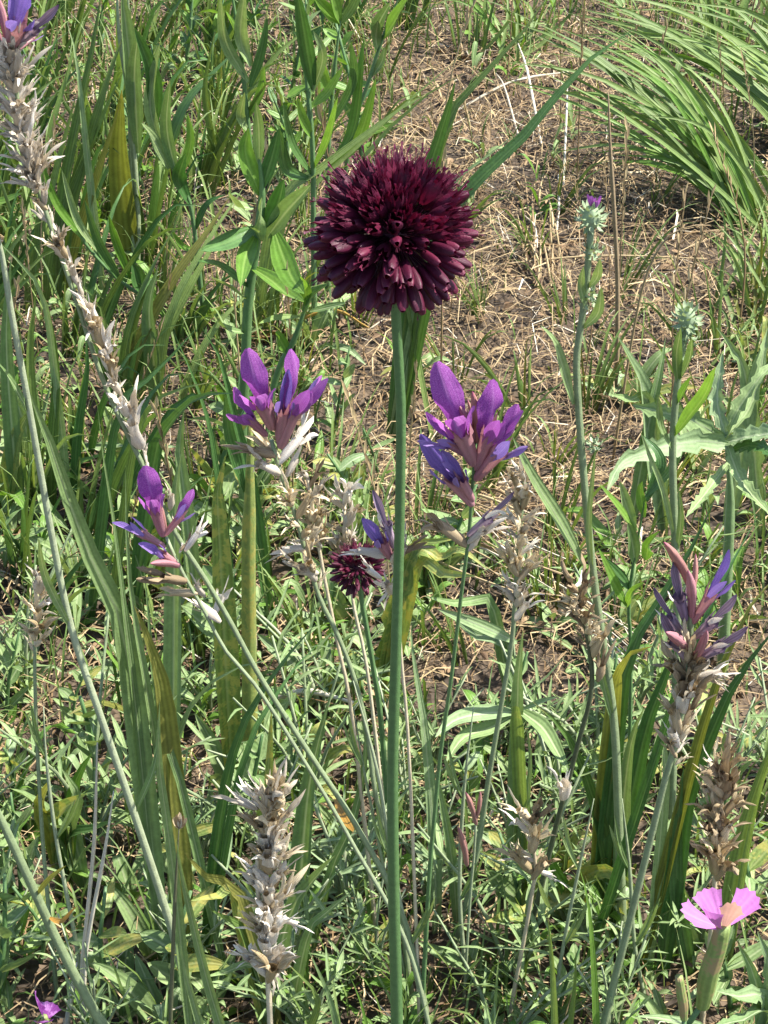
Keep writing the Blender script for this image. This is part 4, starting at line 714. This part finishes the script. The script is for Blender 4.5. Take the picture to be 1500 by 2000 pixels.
for i in range(9):
    o = i * 9; stick('pale straw in the combed bundle behind the knapweed stem', [(1030 + o * .5 + rng.uniform(-20, 20), 1085 + o), (1130 + o * .4, 1165 + o), (1260 + rng.uniform(-30, 10), 1255 + o)], rng.uniform(3, 6), rng.choice(['white', 'straw']), .014, group='combed straw bundle')
for i in range(22):
    o = rng.uniform(0, 150); x = rng.uniform(790, 900); stick('pale straw in the sheaf fallen behind the leek stem', [(x, 880 + o), (x + 80, 950 + o + rng.uniform(-20, 20)), (x + rng.uniform(150, 240), 1010 + o)], rng.uniform(3, 6), rng.choice(['white', 'straw', 'straw']), .02, group='fallen straw sheaf')
for i in range(16):
    x = rng.uniform(1030, 1110); y = rng.uniform(400, 560); stick('upright broken straw stub on the bare patch', [(x, y), (x + rng.uniform(-12, 4), y - 40), (x + rng.uniform(-24, 4), y - rng.uniform(60, 110))], rng.uniform(3, 6), rng.choice(['white', 'straw', 'straw']), .012, group='straw stubs on bare patch')

# ------------------------------------------------------------------ repeated plants filling the meadow
def tuft_proto(seed, n, h, spread, w, mats):
    r = random.Random(seed); o = Thing('grass_tuft', 'x', 'grass', (0, 0, 0)); o.base = np.zeros(3); o.o.location = (0, 0, 0)
    for i in range(n):
        a = r.uniform(0, 6.283); H = h * r.uniform(.45, 1.1); l = spread * H * r.uniform(.2, 1); d = np.array([math.cos(a), math.sin(a), 0]); lean = np.array([.35, -.05, 0]) * H
        b = d * r.uniform(0, .012) - UP * .006; mb = MB()
        sheet(mb, [b, b + d * l * .25 + lean * .35 + UP * H * .5, b + d * l * .6 + lean * .75 + UP * H * .88, b + d * l + lean + UP * H * r.uniform(.75, 1.02)], w * r.uniform(.5, 1.2), grassy, unit(np.array([0, -1, .4]) + d * -.4), .5, 9, r.random(), twist=r.uniform(-1, 1), roll=r.uniform(-.6, .6), rnd=r)
        o.part('blade', mb, r.choice(mats))
    return o.o
def leafy_proto(seed, h, nl, L, w, mats, stem='stem'):
    r = random.Random(seed); o = Thing('leafy_herb', 'x', 'herb', (0, 0, 0)); o.base = np.zeros(3); o.o.location = (0, 0, 0)
    top = np.array([r.uniform(-.3, .3) * h, r.uniform(-.2, .1) * h, h]); P = [np.array([0, 0, -.008]), top * .5 + np.array([r.gauss(0, .1) * h, 0, 0]), top]
    mb = MB(); tube(mb, P, [.0016, .0013, .0008], 6, 8); o.part('stem', mb, stem); C = spline(P, 20)
    for i in range(nl):
        q = .12 + .86 * i / nl; p = C[int(q * 19)]; a = i * 2.4 + r.uniform(-.5, .5); e = r.uniform(.3, 1.1); d = np.array([math.cos(a) * math.cos(e), math.sin(a) * math.cos(e), math.sin(e)]); l = L * r.uniform(.55, 1.1) * (1 - .4 * q)
        mb = MB(); sheet(mb, [p, p + d * l * .5, p + d * l + UP * l * r.uniform(-.25, .1)], w * r.uniform(.7, 1.2), lanceo, unit(UP + np.array([0, -.6, 0]) - d * .5), .5, 8, r.random(), twist=r.uniform(-.5, .5), rnd=r); o.part('leaf', mb, r.choice(mats))
    return o.o
def fine_proto(seed, h, nb, mat, stem='sagestem', leafy=14, w=.0016):
    r = random.Random(seed); o = Thing('fine_leaved_herb', 'x', 'herb', (0, 0, 0)); o.base = np.zeros(3); o.o.location = (0, 0, 0); fo = MB()
    for b in range(nb):
        a = r.uniform(0, 6.283); l = h * r.uniform(.15, .6); H = h * r.uniform(.6, 1.05); P = [np.array([0, 0, -.008]), np.array([math.cos(a) * l * .3, math.sin(a) * l * .3, H * .5]), np.array([math.cos(a) * l, math.sin(a) * l, H])]
        mb = MB(); tube(mb, P, [.0011, .0009, .0005], 5, 8); o.part('stem', mb, stem); C = spline(P, 24)
        for i in range(leafy):
            p = C[min(23, 3 + int(20 * i / leafy))]; q = r.uniform(0, 6.283); e = r.uniform(.2, 1.2); d = np.array([math.cos(q) * math.cos(e), math.sin(q) * math.cos(e), math.sin(e)]); L = r.uniform(.008, .024)
            sheet(fo, [p, p + d * L * .5, p + d * L + UP * r.uniform(-.3, .2) * L], w * r.uniform(.6, 1.6), lanceo, unit(UP - d * .5 + np.array([0, -.3, 0])), .4, 5, r.random(), rnd=r)
    o.part('foliage', fo, mat); return o.o
def stalk_proto(seed, h):
    r = random.Random(seed); o = Thing('dry_grass_stalk', 'x', 'dry stalk', (0, 0, 0)); o.base = np.zeros(3); o.o.location = (0, 0, 0)
    b = r.uniform(-.35, .35); P = [np.array([0, 0, -.006]), np.array([b * h * .3, 0, h * .5]), np.array([b * h, r.uniform(-.2, .2) * h, h])]; mb = MB(); tube(mb, P, [.0006, .0005, .0003], 4, 9); o.part('stalk', mb, 'straw'); C = spline(P, 30); mb = MB()
    for i in range(12):
        p = C[18 + i]; q = i * 2.5; d = unit(np.array([math.cos(q) * .4, math.sin(q) * .4, 1.0]) + unit(C[-1] - C[-4])); L = r.uniform(.006, .012)
        sheet(mb, [p, p + d * L * .5, p + d * L], .0019, lanceo, np.array([0, -1, .2]), .6, 4, r.uniform(.3, 1), rnd=r)
    o.part('seed_head', mb, 'straw'); return o.o
def rosette_proto(seed, n, L, w, mats):
    r = random.Random(seed); o = Thing('rosette_herb', 'x', 'herb', (0, 0, 0)); o.base = np.zeros(3); o.o.location = (0, 0, 0)
    for i in range(n):
        a = i * 2.4 + r.uniform(-.4, .4); l = L * r.uniform(.55, 1.15); e = r.uniform(.35, 1.25); d = np.array([math.cos(a), math.sin(a), 0]); b = -UP * .006
        mb = MB(); sheet(mb, [b, b + d * l * .3 * math.cos(e) + UP * l * .42 * math.sin(e), b + d * l * .68 * math.cos(e) + UP * l * .72 * math.sin(e), b + d * l * max(.35, math.cos(e)) + UP * l * r.uniform(.45, .95) * math.sin(e)],
                         w * r.uniform(.7, 1.25), r.choice([lanceo, lanceo, toothed(seed + i)]), unit(UP + np.array([0, -.5, 0]) - d * .5), .45, 14, r.random(), twist=r.uniform(-.6, .6), wave=.12, cols=5, rnd=r); o.part('leaf', mb, r.choice(mats))
    return o.o
used = set()
def put(proto, x, y, rot, s, label, group):
    if proto.name in used: o = copy_tree(proto)
    else: o = proto; used.add(proto.name)
    o.location = (x, y, gz(x, y)); o.rotation_euler = (rng.gauss(0, .06), rng.gauss(0, .06), rot); o.scale = (s, s, s * rng.uniform(.85, 1.15)); o['label'] = label; o['group'] = group
    return o
def spots(n, poly, gap):
    """n soil spots inside a box of the photograph's ground, kept apart"""
    x0, x1, y0, y1 = poly; out = []; tries = 0
    while len(out) < n and tries < n * 60:
        tries += 1; p = Gd(rng.uniform(x0, x1), rng.uniform(y0, y1))
        if rng.random() < .85 * bare(p[0], p[1]): continue
        if all((p[0] - a) ** 2 + (p[1] - b) ** 2 > gap * gap for a, b in out): out.append((p[0], p[1]))
    return out
GL = [tuft_proto(i, 11, .13, .5, .0065, ['grass', 'grass', 'light', 'dark']) for i in range(4)]
GF = [tuft_proto(20 + i, 13, .085, .7, .0028, ['grass', 'light', 'olive', 'grass']) for i in range(4)]
LF = [leafy_proto(40 + i, .11, 13, .038, .0065, ['bright', 'dark', 'dark', 'bright'] if i % 2 else ['sage', 'dark', 'bright']) for i in range(4)]
LS = [leafy_proto(50 + i, .075, 10, .034, .008, ['sage', 'sage', 'pale', 'mottle'] if i % 2 else ['sage', 'bright', 'sage']) for i in range(4)]
FS = [fine_proto(60 + i, .085, 6, 'sage') for i in range(4)] + [fine_proto(70, .07, 6, 'pale'), fine_proto(71, .10, 5, 'sage', leafy=20, w=.0022)]
ST = [stalk_proto(80 + i, .14) for i in range(4)]
RO = [rosette_proto(90 + i, 8, .062, .0085, [['sage', 'sage', 'bright'], ['sage', 'pale', 'mottle'], ['bright', 'sage', 'olive'], ['pale', 'sage', 'sage']][i % 4]) for i in range(6)]
MARKS = [((40, 200), 'behind the whitish top of the long dry spike'), ((150, 560), 'beside the middle of the long dry spike'), ((240, 330), 'beside the broad olive leaf'), ((330, 250), 'beside the blue green leafy herb'), ((110, 60), 'behind the purple tip of the long dry spike'),
         ((490, 480), 'beside the stout dark leaved herb'), ((610, 250), 'behind the leek head beside bright upright leaves'), ((470, 60), 'at the back of the leafy herbs'), ((700, 120), 'near the yellowish top leaves'), ((850, 60), 'behind the dark slanting blades'), ((600, 620), 'under the round leek head'),
         ((960, 250), 'near the long white straw'), ((1080, 460), 'on the bare straw patch'), ((1200, 330), 'under the arching tussock'), ((1350, 60), 'behind the arching tussock'), ((1400, 400), 'at the foot of the arching tussock'), ((1180, 620), 'behind the pink tipped knapweed head'), ((1390, 620), 'behind the woolly knapweed head'),
         ((1050, 740), 'beside the slim knapweed leaf'), ((1240, 800), 'beside the small toothed leaf cluster'), ((1430, 900), 'beside the white ribbed thistle'), ((1250, 1080), 'beside the shiny lance leaved herb'), ((330, 760), 'beside the diagonal dark blades'), ((150, 850), 'beside the long slanting sage leaf'), ((60, 1000), 'beside the tall sage stem'),
         ((430, 960), 'beside the thick mottled stalk'), ((540, 820), 'behind the broad purple milkvetch'), ((700, 1000), 'behind the small maroon leek head'), ((880, 960), 'in the fallen straw sheaf'), ((1130, 1180), 'beside the combed straw bundle'), ((1010, 1120), 'behind the pale dry milkvetch spike'), ((300, 1250), 'under the small purple and blue milkvetch'),
         ((75, 1300), 'beside the small greyish dry spike'), ((450, 1400), 'under the paired leaning stems'), ((600, 1350), 'beside the thick white stick'), ((620, 1500), 'beside the broad leaf with pale midrib'), ((800, 1400), 'beside the pale ribbon leaf at the leek stem'), ((950, 1400), 'beside the pale split leaves'), ((1100, 1400), 'beside the dark withered stem'),
         ((1250, 1420), 'beside the folded olive leaf'), ((1400, 1350), 'behind the stout fading milkvetch'), ((150, 1600), 'beside the yellowing leaves'), ((190, 1750), 'beside the bleached sticks'), ((60, 1850), 'under the thick pale bare stem'), ((90, 1980), 'beside the small magenta flower'), ((340, 1800), 'beside the thin dark stalk'),
         ((420, 1760), 'beside the crossed wide blades'), ((520, 1800), 'around the shaggy tan spike'), ((650, 1750), 'where the leaning stems meet the leek foot'), ((720, 1950), 'beside the thin yellow green blade'), ((850, 1650), 'beside the slender rosy bud stalk'), ((900, 1880), 'at the leek foot near the rosy bud stalk'), ((1030, 1690), 'beside the low dry spike'),
         ((1150, 1850), 'beside the narrow bright green blade'), ((1180, 1720), 'beside the yellow mottled leaves'), ((1300, 1650), 'beside the wide ribbon grass'), ((1400, 1600), 'around the brown splayed spike'), ((1340, 1950), 'beside the closed pink bud'), ((1420, 1850), 'behind the pale pink flower'), ((1480, 1960), 'among the pale feathery leaves')]
MARKS = [(Gd(*p), t) for p, t in MARKS]
def where(x, y): return min(MARKS, key=lambda q: (q[0][0] - x) ** 2 + (q[0][1] - y) ** 2)[1]
taken = {}
def fill(protos, n, box, gap, s0, s1, label, group, turn=.5):
    for x, y in spots(n, box, gap):
        s = rng.uniform(s0, s1); k = label + ' ' + where(x, y); o = put(rng.choice(protos), x, y, rng.gauss(0, turn), s, k, group); taken.setdefault(k, []).append((s, o))
fill(GL, 22, (-120, 430, 60, 720), .05, .5, .95, 'broad bladed green grass tuft', 'broad grass tufts')
fill(GF, 30, (-100, 760, -40, 760), .03, .6, 1.1, 'fine bladed grass tuft', 'fine grass tufts', 3)
fill(GL, 8, (420, 900, -120, 120), .05, .6, .9, 'broad bladed green grass tuft', 'broad grass tufts')
fill(GF, 14, (900, 1560, -120, 200), .05, .6, 1.0, 'fine bladed grass tuft', 'fine grass tufts', 3)
fill(GF, 20, (850, 1500, 620, 1250), .035, .45, .9, 'fine bladed grass tuft', 'fine grass tufts', 3)
fill(GF, 12, (880, 1330, 330, 640), .05, .3, .65, 'fine bladed grass tuft', 'fine grass tufts', 3)
fill(LF, 14, (380, 760, -80, 420), .045, .6, 1.0, 'leafy green herb', 'leafy green herbs', 3)
fill(LF, 9, (-100, 420, -60, 520), .06, .6, .95, 'leafy green herb', 'leafy green herbs', 3)
fill(GL, 12, (-120, 480, 760, 1300), .04, .4, .75, 'broad bladed green grass tuft', 'broad grass tufts')
fill(RO, 24, (-80, 560, 900, 2050), .035, .6, 1.1, 'oblong leaved rosette herb', 'rosette herbs', 3)
fill(RO, 14, (560, 1540, 1300, 2080), .045, .5, .95, 'oblong leaved rosette herb', 'rosette herbs', 3)
fill(RO, 10, (380, 900, 600, 1250), .05, .5, .9, 'oblong leaved rosette herb', 'rosette herbs', 3)
fill(RO, 8, (1150, 1540, 650, 1250), .05, .5, .9, 'oblong leaved rosette herb', 'rosette herbs', 3)
fill(LS, 20, (-80, 560, 1000, 2050), .035, .6, 1.05, 'sage leaved herb', 'sage leaved herbs', 3)
fill(LS, 14, (560, 1540, 1350, 2080), .04, .5, .9, 'sage leaved herb', 'sage leaved herbs', 3)
fill(LS, 8, (400, 900, 620, 1250), .045, .5, .9, 'sage leaved herb', 'sage leaved herbs', 3)
fill(FS, 24, (480, 1560, 1330, 2080), .035, .6, 1.05, 'fine leaved grey green herb', 'fine leaved herbs', 3)
fill(FS, 8, (-60, 520, 1350, 2080), .045, .6, 1.0, 'fine leaved grey green herb', 'fine leaved herbs', 3)
fill(GF, 14, (380, 900, 640, 1300), .04, .5, .9, 'fine bladed grass tuft', 'fine grass tufts', 3)
fill(ST, 22, (850, 1500, 150, 900), .04, .6, 1.1, 'thin dry grass stalk', 'thin dry grass stalks', 3)
fill(ST, 14, (0, 850, 500, 1300), .05, .6, 1.1, 'thin dry grass stalk', 'thin dry grass stalks', 3)
for p in RO + GL + GF + LF + LS + FS + ST:
    if p.name not in used:
        for c in list(p.children): bpy.data.objects.remove(c)
        bpy.data.objects.remove(p)
for k, v in taken.items():            # of several of a kind by one landmark, the tallest and lowest are told apart by size
    v.sort(key=lambda q: q[0])
    if len(v) > 1: v[0][1]['label'] = 'smallest ' + k; v[-1][1]['label'] = 'largest ' + k
